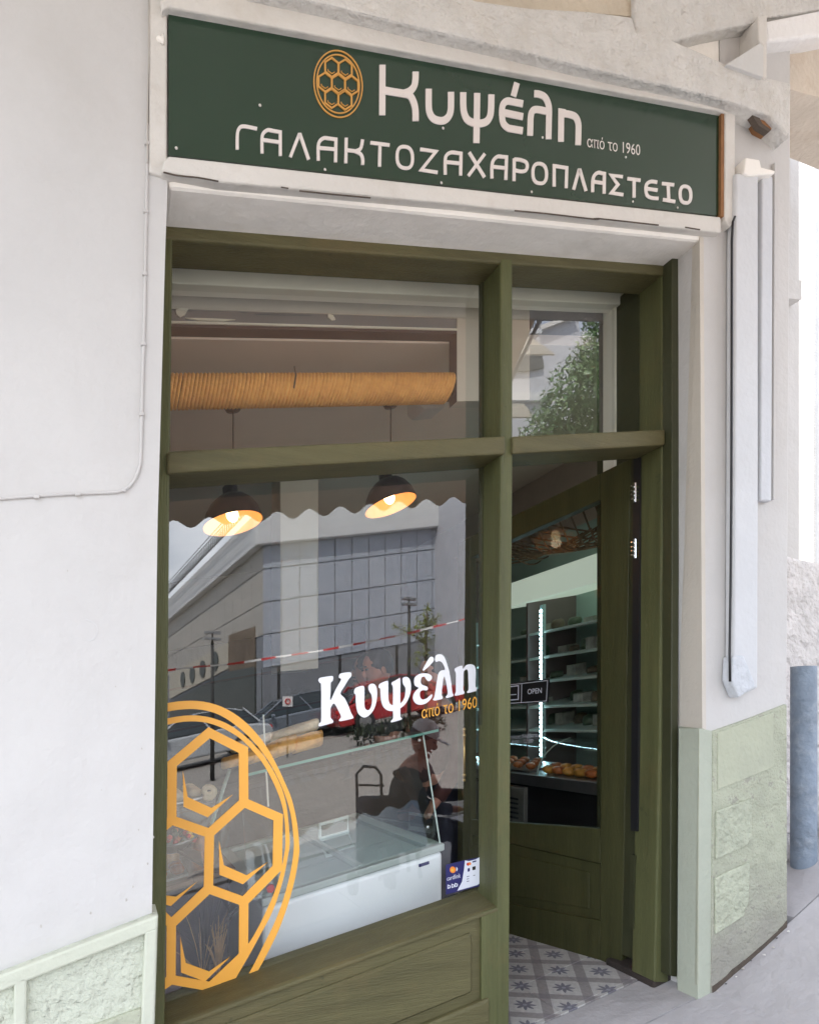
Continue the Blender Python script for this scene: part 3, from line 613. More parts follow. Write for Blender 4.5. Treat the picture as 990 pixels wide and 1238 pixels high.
# lower rail and raised panel
xr = XV(601, 1090, YF)[0]; vs0 = .578
v_a = XV(580, 1111.5, YF)[1]
sp = [(YG + .03, .600), (YG - .002, .585), (YF + .012, .566), (YF, .560), (YF, v_a + .004), (YF + .03, v_a), (YG + .03, v_a)]
mb = MB(); mb.prism([S(.12, y, v) for y, v in sp], [S(1.335, y, v) for y, v in sp]); mb.build('window_sill', 'green_h', Fr, bevel=.004)
xs = XV(582, 1150, YF)[0]
MB().box(.12, 1.335, YF + .012, .24, -.1, v_a + .001).build('panel_backing', 'green_h', Fr)
MB().box(xs, 1.30, YF + .001, .24, -.1, v_a + .02).build('panel_stile', 'green', Fr)
pe = XV(571, 1150, YF)[0]; pt = XV(571, 1128, YF)[1]; pb = XV(571, 1200, YF)[1]
MB().box(-.2 + .36, pe, YF - .003, .2, pb, pt).build('raised_panel', 'green_h', Fr, bevel=.009, seg=1)
brx = XV(590.5, 1215, YF)[0]; brt = XV(581, 1209, YF)[1]
MB().box(.14, brx, YF - .012, .2, -.1, brt).build('bottom_rail', 'green_h', Fr, bevel=.012, seg=3)
# jamb side towards the door: panelled strip with its slots
xj = XV(790, 1000, YF)[0]
MB().box(2.10, 2.14, .49, .60, -.02, 2.92).build('inner_jamb', 'green_dark', Fr)
# glass
MB().box(.13, 1.345, YG, YG + .006, 2.25, 2.955).build('pane', 'glass', Fr, label='upper left pane')
MB().box(.13, 1.345, YG, YG + .006, .57, 2.23).build('pane', 'glass', Fr, label='large lower pane')
MB().box(1.38, 2.09, YG, YG + .006, 2.25, 2.955).build('pane', 'glass', Fr, label='pane above the door')

# ------------------------------------------------------------------ the door leaf
H = P(763, 875, .35); dL = Vector((-.2098, .9777, 0)); nL = Vector((dL.y, -dL.x, 0))
def PL(px, py, off=0.0):                    # point on the face of the open leaf; off goes behind it
    x, y, b = ray(px, py); d = Vector((x, y, b)); c = Vector((0, -DIST, EYE)); q = H + nL * off
    t = nL.dot(Vector((q.x, q.y, 0)) - Vector((c.x, c.y, 0))) / nL.dot(Vector((x, y, 0))); return c + d * t
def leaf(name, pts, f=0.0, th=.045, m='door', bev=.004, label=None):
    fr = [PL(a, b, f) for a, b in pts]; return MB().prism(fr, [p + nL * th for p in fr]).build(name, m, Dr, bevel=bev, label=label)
yt = lambda x: 555.3 - .488 * (x - 759.7); yb = lambda x: 1173.5 + .253 * (x - 751)
gt = lambda x: 651 - .447 * (x - 620.4); gb = lambda x: 994.2 + .07 * (x - 617); pt_ = lambda x: 1019.5 + .225 * (x - 615.7); pbm = lambda x: 1092 + .19 * (x - 615.7)
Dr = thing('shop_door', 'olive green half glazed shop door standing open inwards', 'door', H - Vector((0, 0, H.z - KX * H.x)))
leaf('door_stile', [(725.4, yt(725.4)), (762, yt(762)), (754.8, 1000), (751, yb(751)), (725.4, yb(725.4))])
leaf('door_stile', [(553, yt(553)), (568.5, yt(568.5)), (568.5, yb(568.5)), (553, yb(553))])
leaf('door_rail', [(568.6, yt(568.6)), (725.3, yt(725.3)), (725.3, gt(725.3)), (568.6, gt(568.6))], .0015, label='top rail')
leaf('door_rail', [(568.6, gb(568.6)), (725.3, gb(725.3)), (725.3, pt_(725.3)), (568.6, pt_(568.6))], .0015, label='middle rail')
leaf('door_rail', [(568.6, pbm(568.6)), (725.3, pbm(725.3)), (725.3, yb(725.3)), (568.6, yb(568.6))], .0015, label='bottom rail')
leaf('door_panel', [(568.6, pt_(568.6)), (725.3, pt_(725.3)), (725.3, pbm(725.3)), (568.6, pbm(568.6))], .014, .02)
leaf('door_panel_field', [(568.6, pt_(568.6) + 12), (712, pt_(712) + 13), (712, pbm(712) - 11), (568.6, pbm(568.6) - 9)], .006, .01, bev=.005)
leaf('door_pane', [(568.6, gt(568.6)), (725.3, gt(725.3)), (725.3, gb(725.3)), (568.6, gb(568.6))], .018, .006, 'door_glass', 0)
xjb = lambda pts, X0, d, nm, m: slab([PXp(q[0], q[1], q[2] if len(q) > 2 else X0) for q in pts], (d, 0, 0)).build(nm, m, Fr)
xjb([(765.5, 553, 2.077), (774, 553, 2.077), (770, 1005, 2.050), (762, 1004, 2.050)], 0, .05, 'hinge_gap_shade', 'black')  # black slab paints the shade in the gap between leaf and jamb
xjb([(761.5, 1033, 2.0475), (767, 1034, 2.0475), (765.5, 1123, 2.043), (759.5, 1121, 2.043)], 0, .05, 'jamb_slot_shade', 'green_dark')  # dark slab paints the shade of the lower recess in the jamb
# jamb behind the leaf
for z0, z1 in ((584, 607.5), (652, 675)):
    h = MB(); h.tube([PXp(767.2, z0, 2.035), PXp(767.2, z1, 2.035)], .0075, 8)
    for k in (.18, .42, .62, .85): q = PXp(767.2, z0 + (z1 - z0) * k, 2.035); h.tube([q + Vector((-.02, 0, 0)), q + Vector((.02, 0, 0))], .0035, 6)
    h.build('hinge', 'chrome', Dr, smooth=False)
h = MB(); h.tube([PL(561, 882, -.04), PL(561, 943, -.04)], .009, 8)
for yy in (889, 937): h.tube([PL(561, yy, -.04), PL(561, yy, 0)], .007, 8); h.ball(PL(561, yy, -.04), .013, 8, 6)
for yy in (882, 943): h.ball(PL(561, yy, -.04), .011, 8, 6)
h.build('door_handle', 'brass', Dr, smooth=True)
# writing on the door
Os = thing('open_sign', 'black OPEN sign hanging on the glass of the open door', 'sign', PL(640, 850, -.006))
fr = [PL(a, b, .006) for a, b in [(588, 829), (663.6, 820.4), (662, 848.9), (588, 854)]]
MB().prism(fr, [p + nL * .006 for p in fr]).build('sign_board', 'black', Os)
LW = 'sticker_white'
def lstroke(name, pts, w, m, par, closed=False, off=.0045):
    Lp, Rp = ribbon(pts, w, 1.0, closed); n = len(Lp); vs = [PL(a, b, off) for a, b in Lp] + [PL(a, b, off) for a, b in Rp]
    fs = [(i, (i + 1) % n, n + (i + 1) % n, n + i) for i in range(n if closed else n - 1)]
    return MB().add(vs, fs).build(name, m, par, fix=False)
lstroke('border_line', [(590, 831), (661.6, 822.8), (660.2, 847.4), (590, 852)], .7, LW, Os, True)
lstroke('divider_line', [(630.5, 826), (630, 850)], .8, LW, Os)
lstroke('icon_outline', [(609, 831), (626.5, 829), (626.3, 845.5), (609, 847)], 1.2, LW, Os, True)
lstroke('icon_outline', [(612, 840.5), (624, 839.5)], .9, LW, Os)
text_obj('sign_lettering', 'OPEN', LW, ((637.5, 839.4), (654.6, 837.7), (637.5, 833.2)), lambda a, b: PL(a, b, .004), Os, .008)
Oh = thing('opening_hours', 'small white opening hours lettering on the open door under the OPEN sign', 'lettering', PL(640, 899, .016))
text_obj('hours_lettering', 'Δευτέρα έως Σάββατο', LW, ((600, 895.2), (650, 890.8), (600, 890.8)), lambda a, b: PL(a, b, .016), Oh, .0)
text_obj('hours_lettering', '8:00 - 22:00', LW, ((618.5, 899.4), (644, 897.6), (618.5, 895.0)), lambda a, b: PL(a, b, .016), Oh, .0)

# ------------------------------------------------------------------ vinyl on the window
yv0, yv1 = YG - .0022, YG - .0008
Lg = thing('honeycomb_decal', 'large orange honeycomb emblem stuck on the lower left of the shop window', 'window decal', P(280, 1180, YG))
Z3 = lambda p: zm(p, 195, 840, 5.5); Z4 = lambda p: zm(p, 195, 1010, 5.5)
oo = Z3([(-10, 66), (60, 52), (130, 42), (230, 40), (330, 55), (430, 92), (530, 155), (620, 240), (700, 345), (770, 470), (830, 600), (870, 700), (905, 860), (918, 1000)]) + Z4([(918, 120), (905, 210), (880, 330), (840, 470), (790, 610), (730, 740), (655, 880), (600, 960)])
oi = Z3([(-10, 122), (60, 108), (130, 98), (230, 95), (330, 112), (415, 148), (505, 210), (590, 285), (680, 390), (765, 530), (825, 670), (862, 800), (880, 950)]) + Z4([(882, 80), (868, 200), (838, 335), (795, 475), (740, 610), (680, 730), (600, 890), (540, 980)])
io = Z3([(-10, 168), (60, 153), (150, 139), (250, 138), (350, 157), (450, 197), (550, 267), (640, 357), (720, 462), (790, 592), (830, 720), (850, 880), (855, 1000)]) + Z4([(846, 120), (820, 260), (780, 400), (730, 530), (660, 660), (590, 790), (505, 935), (470, 1000)])
ii = Z3([(-10, 208), (60, 195), (150, 179), (250, 178), (340, 195), (430, 232), (520, 287), (600, 362), (680, 462), (750, 592), (800, 722), (822, 850), (826, 1000)]) + Z4([(822, 100), (798, 230), (756, 370), (700, 500), (630, 640), (560, 750), (440, 925), (380, 1000)])
def between(a, b, nm):
    a = smoothpath(a, 4); b = smoothpath(b, 4); N_ = 60
    def res(q):
        d = [0]
        for i in range(1, len(q)): d.append(d[-1] + math.dist(q[i], q[i - 1]))
        o = []; j = 0
        for k in range(N_):
            t = d[-1] * k / (N_ - 1)
            while j < len(q) - 2 and d[j + 1] < t: j += 1
            u = (t - d[j]) / max(1e-9, d[j + 1] - d[j]); o.append(tuple(q[j][c] + (q[j + 1][c] - q[j][c]) * u for c in (0, 1)))
        return o
    a, b = res(a), res(b); vs = [P(x, y, yv0) for x, y in a] + [P(x, y, yv0) for x, y in b]
    MB().add(vs, [(i, i + 1, N_ + i + 1, N_ + i) for i in range(N_ - 1)]).build(nm, 'orange', Lg, fix=False)
between(oo, oi, 'decal_ring'); between(io, ii, 'decal_ring')
n = {1: (253.2, 885.8), 2: (294.6, 906.9), 3: (295, 970), 4: (253.5, 1007.5), 5: (208, 991.5), 6: (208.5, 923.6), 7: (336.5, 988.2), 8: (335.5, 1049), 9: (295, 1090), 10: (252.3, 1074.5),
     11: (294.6, 1155.5), 12: (255, 1193), 13: (207, 1184.5), 14: (207.5, 1117), 15: (196, 1001), 16: (196, 1106), 17: (196, 1192), 18: (238, 1204)}
for cyc, kk in (((1, 2, 3, 4, 5, 6), 0), ((3, 7, 8, 9, 10, 4), 1), ((10, 9, 11, 12, 13, 14), 2)):
    stroke(MB(), [n[i] for i in cyc], 11.3, yv0 - .0004 * kk - .0004, yv1, 1, True).build('decal_cell', 'orange', Lg)
for a, b in ((5, 15), (14, 16), (13, 17)): stroke(MB(), [n[a], n[b]], 11.3, yv0 - .0018, yv1).build('decal_bar', 'orange', Lg)
for z, pts in ((Z3, [(145, 505), (178, 680), (335, 752), (478, 663), (310, 815), (150, 745)]), (Z4, [(385, 35), (418, 198), (568, 265), (708, 178), (545, 325), (388, 262)]),
               (Z4, [(128, 672), (165, 848), (320, 905), (465, 803), (292, 972), (133, 912)]), (Z4, [(20, 398), (100, 408), (240, 308), (65, 470), (20, 458)])):
    MB().pp(z(pts), yv0, yv1).build('decal_notch', 'orange', Lg)
Wl = thing('window_lettering', 'large white serif Greek lettering with a small orange line stuck on the shop window', 'window decal', P(480, 870, YG))
Q1 = lambda p: smoothpath(zm(p + [p[0]], 380, 785, 9), 3)[:-1]; Q2 = lambda p: smoothpath(zm(p + [p[0]], 480, 780, 9), 3)[:-1]
def glyph(polys):
    mb = MB()
    for k, q in enumerate(polys): mb.pp(q, yv0 - .0003 * k, yv1)
    mb.build('letter', 'white_vinyl', Wl)
glyph([Q1([(45, 340), (60, 312), (120, 299), (190, 290), (207, 305), (200, 345), (180, 365), (178, 460), (176, 556), (235, 435), (292, 330), (270, 310), (272, 280), (290, 262), (340, 253), (390, 250), (405, 268), (398, 300), (375, 325), (330, 400), (285, 480), (330, 530), (370, 610), (400, 690), (425, 735), (418, 752), (350, 770), (280, 782), (270, 768), (288, 745), (288, 720), (255, 650), (215, 590), (180, 635), (178, 690), (180, 745), (205, 775), (200, 800), (130, 820), (60, 838), (47, 825), (55, 800), (75, 780), (76, 600), (75, 390), (60, 365)])])
glyph([Q1([(433, 460), (445, 425), (480, 408), (520, 397), (540, 402), (546, 440), (545, 520), (545, 600), (555, 645), (580, 662), (605, 650), (625, 600), (630, 540), (620, 490), (595, 450), (590, 405), (610, 378), (645, 375), (670, 400), (682, 450), (680, 540), (655, 640), (610, 705), (560, 740), (520, 735), (480, 700), (460, 640), (452, 560), (450, 495), (435, 480)])])
off = [(980, 405), (1000, 340)]
bowl = [(700, 400), (710, 378), (750, 357), (790, 343), (803, 350), (805, 430), (805, 520), (820, 590), (860, 615), (860, 668), (800, 665), (755, 630), (730, 570), (722, 500), (718, 430), (702, 420)]
rb = [(60, 400), (62, 360), (90, 345), (130, 360), (150, 420), (145, 520), (110, 610), (70, 660), (25, 690), (25, 650), (60, 610), (85, 560), (92, 500), (90, 460), (70, 430)]
stem = [(838, 385), (845, 360), (880, 340), (920, 318), (935, 325), (935, 500), (935, 700), (937, 735), (952, 750), (945, 765), (890, 782), (840, 795), (835, 780), (858, 745), (855, 640), (856, 420)]
glyph([Q1(stem), Q1(bowl), Q2(rb)])
glyph([Q2([(278, 268), (310, 205), (350, 140), (375, 125), (398, 140), (395, 175), (370, 205), (330, 245), (290, 277)]),
       Q2([(185, 400), (195, 350), (240, 315), (300, 305), (350, 315), (378, 340), (372, 375), (345, 393), (320, 375), (300, 345), (270, 350), (258, 385), (262, 420), (290, 438), (325, 450), (335, 475), (320, 492), (280, 490), (250, 510), (250, 560), (275, 590), (320, 580), (350, 555), (380, 535), (382, 560), (350, 605), (300, 640), (240, 648), (200, 630), (175, 590), (178, 540), (210, 490), (235, 465), (195, 440)])])
glyph([Q2([(412, 160), (420, 115), (455, 98), (490, 105), (520, 140), (545, 210), (570, 300), (590, 420), (600, 510), (612, 540), (608, 555), (575, 567), (540, 575), (530, 560), (550, 530), (545, 470), (530, 390), (515, 340), (500, 380), (490, 470), (485, 540), (497, 565), (490, 585), (450, 595), (405, 602), (390, 590), (405, 565), (420, 480), (435, 380), (450, 310), (480, 275), (520, 265), (505, 215), (480, 180), (450, 175), (425, 182)])])
glyph([Q2([(630, 285), (625, 260), (650, 240), (690, 225), (710, 228), (715, 258), (750, 220), (790, 207), (830, 215), (852, 250), (855, 330), (852, 440), (867, 470), (862, 495), (815, 510), (770, 520), (760, 505), (778, 480), (775, 350), (772, 290), (760, 265), (740, 270), (722, 300), (720, 400), (720, 485), (733, 510), (725, 530), (680, 542), (635, 550), (628, 535), (640, 500), (640, 400), (640, 310)])])
text_obj('date_lettering', 'από το 1960', 'orange', ((509.8, 868.8), (576.3, 855.2), (509.8, 855.2)), pl(yv0), Wl, .0)
St = thing('card_sticker', 'navy and white card payment sticker in the lower right corner of the shop window', 'sticker', P(560, 1075, YG))
MB().pp([(539, 1045.5), (562, 1040), (581.5, 1036), (581, 1071), (539, 1081.5)], yv0, yv1).build('sticker_sheet', 'navy', St)
MB().pp([(562, 1040.3), (567, 1041), (575, 1039), (581.2, 1035.5), (579.7, 1068), (577, 1070), (552.7, 1077), (558.5, 1066), (561, 1051)], yv0 - .0008, yv1).build('sticker_field', 'sticker_white', St)
def disc(cx, cy, r, m, y, ar=1.1): MB().pp([(cx + r * math.cos(a * .4488), cy + ar * r * math.sin(a * .4488)) for a in range(14)], y, yv1).build('sticker_mark', m, St)
disc(547.3, 1051.6, 3.6, 'orange_print', yv0 - .0007); disc(546.8, 1051.9, 1.5, 'yellow_print', yv0 - .0012)
MB().pp([(551.6, 1048), (553.2, 1050.3), (552.3, 1053.2), (551.6, 1053)], yv0 - .0009, yv1).build('sticker_mark', 'sticker_white', St)
disc(565.6, 1044.8, 1.7, 'red_print', yv0 - .0012); disc(567.8, 1044.2, 1.7, 'orange_print', yv0 - .0014)
for (a, b, w, h, m) in [(571, 1041.3, 4.5, 1.6, 'navy'), (565.2, 1050, 2.6, 4, 'navy'), (571, 1048, 3.8, 4.2, 'black'), (564.2, 1059.6, 3, .7, 'navy'), (564.2, 1062.6, 2.6, .7, 'navy'), (564.2, 1065.4, 2.8, .7, 'navy'), (572, 1058.2, 2.2, .7, 'black')]:
    MB().pp([(a, b), (a + w, b - w * .25), (a + w, b - w * .25 + h), (a, b + h)], yv0 - .0012, yv1).build('sticker_mark', m, St)
for a, b in [(541.5, 1070), (546.3, 1069), (550.3, 1068)]: stroke(MB(), [(a, b), (a + 2.6, b + 1), (a + 2.4, b + 3.2), (a, b + 4)], .9, yv0 - .0008, yv1, 1, True).build('sticker_mark', 'sticker_white', St)
text_obj('sticker_lettering', 'cardlink', 'sticker_white', ((540.2, 1064.8), (556.6, 1060.8), (540.2, 1059.6)), pl(yv0 - .0006), St, .0)
ORD = ['first','second','third','fourth','fifth','sixth','seventh','eighth','ninth']

# ------------------------------------------------------------------ inside the shop
def struct(o): o['kind'] = 'structure'; return o
fl = struct(MB().box(-3.8, 3.35, .262, 6.2, -.06, -.006).build('shop_floor', 'tile'))
me_t = None
for i in range(-3, 3):
    for j in range(-2, 6):
        x = 1.858 + i * .196; y = .578 + j * .29
        if y + .29 < .27: continue
        MB().box(x + .001, x + .195, max(y, .264) + .001, y + .289, -.0055, .002).build('floor_tile', 'tile', fl, bevel=.0012, seg=1)
R = thing('shop_interior', 'brown plastered shop room behind the glass', 'room', S(0, 3, 0))
MB().box(-3.8, 3.3, .672, 6.2, 2.872, 2.92).build('ceiling', 'ceiling', R)
MB().box(3.3, 3.35, .6, 6.2, -.1, 3.1).build('room_wall', 'room_dark', R)
MB().box(-3.8, 3.3, 5.6, 5.7, -.1, 2.86).build('room_wall', 'room_dark', R)
MB().box(-3.79, -3.7, .4, 6.2, -.1, 2.86).build('room_wall', 'room_dark', R)
MB().box(2.61, 3.42, .56, .61, -.1, 7).build('front_return', 'plaster', R)
MB().box(2.13, 2.62, .5, .56, -.1, 3.0).build('front_return', 'room_dark', R)
v0 = XV(210, 343.5, .43)[1]
MB().box(-.3, 2.3, .425, .5, v0, 3.04).build('inner_lintel', 'inner_white', R, bevel=.004)
x0 = XV(742.5, 450, .45)[0]
MB().box(x0, 2.3, .448, .53, 2.2, 3.02).build('inner_reveal', 'inner_white', R, bevel=.004)
MB().tube([P(a, b, .43) for a, b in smoothpath([(761.5, 420), (761, 450), (758.5, 490), (761.5, 522)], 4)], .003, 6).build('loose_wire', 'rust', R)
Yb = .60
va, vb, vc_, vd = [XV(210, y, Yb)[1] for y in (340, 373, 388.5, 391)]
xr1 = XV(552.5, 420, Yb)[0]; xr2 = XV(640, 420, Yb)[0]
MB().box(-.6, xr2, Yb, Yb + .07, vb, 3.04).build('bulkhead', 'bulk_brown', R)
MB().box(-.6, xr1, Yb + .004, Yb + .07, vc_, vb).build('bulkhead_band', 'bulk', R)
MB().box(-.6, xr1, Yb - .004, Yb + .066, vd, vc_).build('bulkhead_trim', 'inner_white', R)
MB().box(-.6, xr1, Yb + .002, Yb + .068, vd - .012, vd - .0005).build('bulkhead_edge', 'purple', R)
vq = XV(560, 485, Yb)[1]
MB().box(xr1, xr2, Yb, Yb + .07, vq, vb - .0005).build('bulkhead', 'bulk_brown', R)
MB().box(xr1 - .003, xr1 - .0005, Yb + .002, Yb + .069, vq, vd - .0125).build('bulkhead_edge', 'purple', R)
MB().pp([(213, 374), (220, 372), (228, 373), (224, 380), (218, 383), (214, 380)], Yb - .003, Yb + .01).build('spot_glint', 'inner_white', R)  # white blobs paint the reflections of spotlights onto the bulkhead
MB().pp([(397, 379), (403, 381), (406, 386), (401, 387), (397, 383)], Yb - .003, Yb + .01).build('spot_glint', 'inner_white', R)
MB().pp([(224, 384), (250, 384.5), (285, 386), (270, 388), (240, 387)], Yb - .003, Yb + .01).build('spot_glint', 'inner_white', R)
# ventilation unit
T = thing('ventilation_unit', 'white ventilation box with a slatted grille behind the right end of the rope wrapped pole', 'ventilation unit', P(525, 490, .95))
MB().pp([(506, 428), (527, 403), (538.5, 401), (538.5, 492), (514, 494), (507, 488)], .95, 1.1).build('unit_body', mat('grey_white_case', (.5, .49, .46), .6, .04, 4), T, bevel=.01)
for k in range(9): MB().pp([(528.5, 406 + k * 5), (536.5, 402.5 + k * 5), (536.5, 404.5 + k * 5), (528.5, 408 + k * 5)], .944, .952).build('grille_slat', 'black', T)
# rope wrapped pole
T = thing('rope_wrapped_pole', 'thick horizontal pole wound with orange sisal rope behind the upper window', 'pole', P(380, 486, .6))
xa = -.35; xb = XV(551, 463, .6)[0]; vcx, rr = 2.672, .0535
core = MB(); core.tube([S(xa, .66, vcx), S(xb, .66, vcx)], rr, 20); core.build('pole', 'bark', T, smooth=True)
pitch = .0142; n_r = int((xb - xa) / pitch); ring = MB()
for k in range(n_r):
    x = xa + pitch * (k + .5); tw = random.uniform(-.0006, .0006); lean = .006 + .010 * (k / n_r)
    pts = []
    for j in range(22):
        a = 2 * math.pi * j / 22
        pts.append(S(x + tw + lean * math.sin(a), .66 - (rr + .004) * math.cos(a), vcx + (rr + .004) * math.sin(a)))
    ring.tube(pts, .0074 + random.uniform(-.0006, .0004), 6, True)
o = ring.build('rope_winding', 'rope', T, smooth=True, fix=False); o['kind'] = 'stuff'
MB().tube([S(XV(356, 465, .6)[0], .60, vcx + .065), S(XV(356, 465, .6)[0] + .004, .592, vcx + .03), S(XV(355, 465, .6)[0], .594, vcx - .02)], .003, 6).build('rope_gap', 'crack', T)
# pendant lamps
def pendant(px, py, lab, tilt=0):
    p = P(px, py, 1.2); x = p.x; v = p.z - KX * p.x; r = .138
    L = thing('pendant_lamp', lab, 'lamp', S(x, 1.2, v), 'pendant lamps over the counter')
    MB().lathe((x, 1.2, 2.818), [(.0, .05), (.042, .05), (.042, .02), (.03, .0), (0, -.004)], 20).build('ceiling_rose', 'shade_out', L, smooth=True)
    MB().tube([S(x, 1.2, v + .19), S(x, 1.2, 2.82)], .0035, 6).build('cord', 'cord', L)
    prof = [(.136, .002), (.133, .02), (.121, .06), (.098, .098), (.068, .125), (.038, .14), (.034, .15), (.034, .178), (.024, .19), (.0, .196)]
    MB().lathe((x, 1.2, v), prof, 32).build('lamp_shade', 'shade_out', L, smooth=True, fix=False)
    ins = [(.134, .002), (.130, .02), (.118, .058), (.095, .094), (.066, .12), (.036, .134), (0, .138)]
    MB().lathe((x, 1.2, v), ins, 32).build('shade_lining', 'shade_in', L, smooth=True, fix=False)
    MB().ball(S(x, 1.2, v + .045), (.028, .028, .034), 14, 9).build('bulb', 'bulb', L, smooth=True)
    MB().tube([S(x, 1.2, v + .10), S(x, 1.2, v + .14)], .014, 10).build('lamp_holder', 'black', L)
    for ch in L.children:
        if ch.name.split('.')[0] in ('lamp_shade', 'shade_lining', 'bulb', 'lamp_holder'): ch.rotation_euler = (math.radians(-9), math.radians(tilt), 0)
    ld = bpy.data.lights.new('lamp_light', 'POINT'); ld.energy = .16; ld.color = (1, .78, .5); ld.shadow_soft_size = .03
    lo = link(bpy.data.objects.new('lamp_light', ld)); lo.location = S(x, 1.2, v + .0) - origin(L); lo.parent = L
    return L
pendant(282, 633.7, 'left dark pendant lamp with yellow inside and its bulb showing', -3)
pendant(472.4, 611.8, 'right dark pendant lamp with yellow inside near the door side of the window', -7)

# freezer with its glass guard
fx0, fx1, fy0, fy1, fv = XV(318, 1090, .5)[0], XV(535.6, 1019, .5)[0], .5, 1.56, .757
T = thing('chest_freezer', 'white chest freezer with sliding glass lids standing behind the shop window', 'freezer', S((fx0 + fx1) / 2, 1, 0))
MB().box(fx0, fx1, fy0, fy1, .03, fv - .03).build('freezer_body', 'freezer', T, bevel=.02, seg=3)
w = .05
for b_ in ((fx0 - .004, fx1 + .006, fy0 - .004, fy0 + w), (fx0 - .004, fx1 + .006, fy1 - w, fy1), (fx0 - .004, fx0 + w, fy0 + w, fy1 - w), (fx1 - w, fx1 + .006, fy0 + w, fy1 - w)):
    MB().box(*b_, fv - .03, fv).build('rim', 'rim', T, bevel=.006)
MB().box(fx0 + w, fx1 - w, fy0 + w, fy1 - w, fv - .029, fv - .022).build('freezer_liner', 'liner', T)
MB().box(fx0 + w, fx0 + w + .35, fy0 + w, fy1 - w, fv - .016, fv - .010).build('glass_lid', 'glass_soft', T)
MB().box(fx0 + w + .34, fx1 - w, fy0 + w, fy1 - w, fv - .008, fv - .003).build('glass_lid', 'glass_soft', T)
MB().box(fx0 + w + .335, fx0 + w + .352, fy0 + w, fy1 - w, fv - .02, fv + .002).build('lid_edge', 'rim', T)
hp = P(470, 1003, 1.1); hx = .93; hy = 1.18
MB().tube([S(hx, hy, fv + .0), S(hx, hy, fv + .07), S(hx + .14, hy, fv + .07), S(hx + .14, hy, fv + .0), S(hx, hy, fv)], .009, 8).build('lid_handle', 'freezer', T, smooth=False)
MB().pp([(506.5, 1045), (519, 1041), (519.2, 1044.8), (506.8, 1048.8)], fy0 - .004, fy0 + .01).build('badge', 'navy', T, bevel=.002)
MB().pp([(326, 1070), (331, 1070), (332.5, 1075), (329, 1079.5), (324, 1079), (322.5, 1074)], fy0 - .006, fy0 + .01).build('round_sticker', 'red_print', T)
T = thing('glass_guard', 'sloping glass guard with a glass shelf standing on the freezer', 'glass guard', S(fx1, .55, fv))
gx1 = P(532.4, 1015.7, .5); gt1 = P(514.5, 887, .667); gxl = fx0 - .05
vt = gt1.z - KX * gt1.x
q = [S(gxl, .505, fv + .004), S(fx1 - .012, .505, fv + .004), S(fx1 - .012, .667, vt), S(gxl, .667, vt)]
MB().prism(q, [p + Vector((0, .005, 0)) for p in q]).build('sloping_pane', 'glass_soft', T)
MB().tube([q[1], q[2]], .0035, 6).build('pane_edge', 'shelf', T)
q2 = [S(fx1 - .014, .51, fv + .004), S(fx1 - .014, fy1 - .3, fv + .004), S(fx1 - .014, fy1 - .3, vt - .01), S(fx1 - .014, .67, vt - .006)]
MB().prism(q2, [p + Vector((.005, 0, 0)) for p in q2]).build('end_pane', 'glass_soft', T)
MB().box(gxl, fx1 - .01, .65, .99, vt, vt + .009).build('glass_shelf', 'glass_soft', T)
MB().box(gxl, fx1 + .05, .644, .6495, vt - .001, vt + .010).build('shelf_edge', 'glass_edge', T)
for p in (P(507, 895, .66), P(517, 1000, .52)): MB().ball(p, .008, 8, 6).build('clamp', 'chrome', T, smooth=True)
MB().tube([P(318.5, 864, .62), P(321, 912, .62)], .0035, 6).build('support_rod', 'inner_white', T)
MB().tube([P(322, 933, .56), P(324.5, 975, .56)], .0035, 6).build('support_rod', 'inner_white', T)
# flat breads on the glass shelf
def loaf(px, py, ln, th_, y, lab, m, ang=0, grp='flat breads on the glass shelf'):
    c = P(px, py, y); mb = MB(); rows = []
    for i in range(9):
        u = i / 8 - .5; hw = .075 * math.sqrt(max(.05, 1 - (2 * u) ** 4)); xx = c.x + u * ln; ww = random.uniform(-.004, .004)
        rows.append([(xx, y - hw, 0), (xx, y - hw * .8, th_ * .9 + ww), (xx, y, th_ + ww), (xx, y + hw * .8, th_ * .9), (xx, y + hw, 0)])
    vs = [S(a, b, c.z - KX * c.x + d + ang * (a - c.x)) for r_ in rows for a, b, d in r_]; fs = []
    for i in range(8):
        for k in range(5): a = i * 5 + k; b_ = i * 5 + (k + 1) % 5; fs.append((a, b_, b_ + 5, a + 5))
    fs += [(0, 1, 2, 3, 4), (44, 43, 42, 41, 40)]
    o = mb.add(vs, fs).build('bread', m, smooth=True); md = o.modifiers.new('sub', 'SUBSURF'); md.levels = 1; md.render_levels = 1
    return solo(o, lab, 'bread', grp)
loaf(289, 926, .14, .05, .76, 'golden flat bread at the left end of the glass shelf, seen through the emblem', 'bread', .05)
loaf(318, 920, .13, .065, .78, 'crusty golden flat bread second from the left on the glass shelf', 'bread', .1)
loaf(341, 915, .13, .08, .80, 'large folded golden bread in the middle of the pile', 'bread', .12)
loaf(371, 908, .14, .075, .80, 'rightmost golden flat bread on the glass shelf', 'bread', .06)
loaf(354, 893, .24, .06, .92, 'pale floured bread lying on top behind the golden ones', 'bread2', .1)
loaf(304, 905, .18, .05, .92, 'pale flat bread behind the left end of the pile', 'bread2', .06)

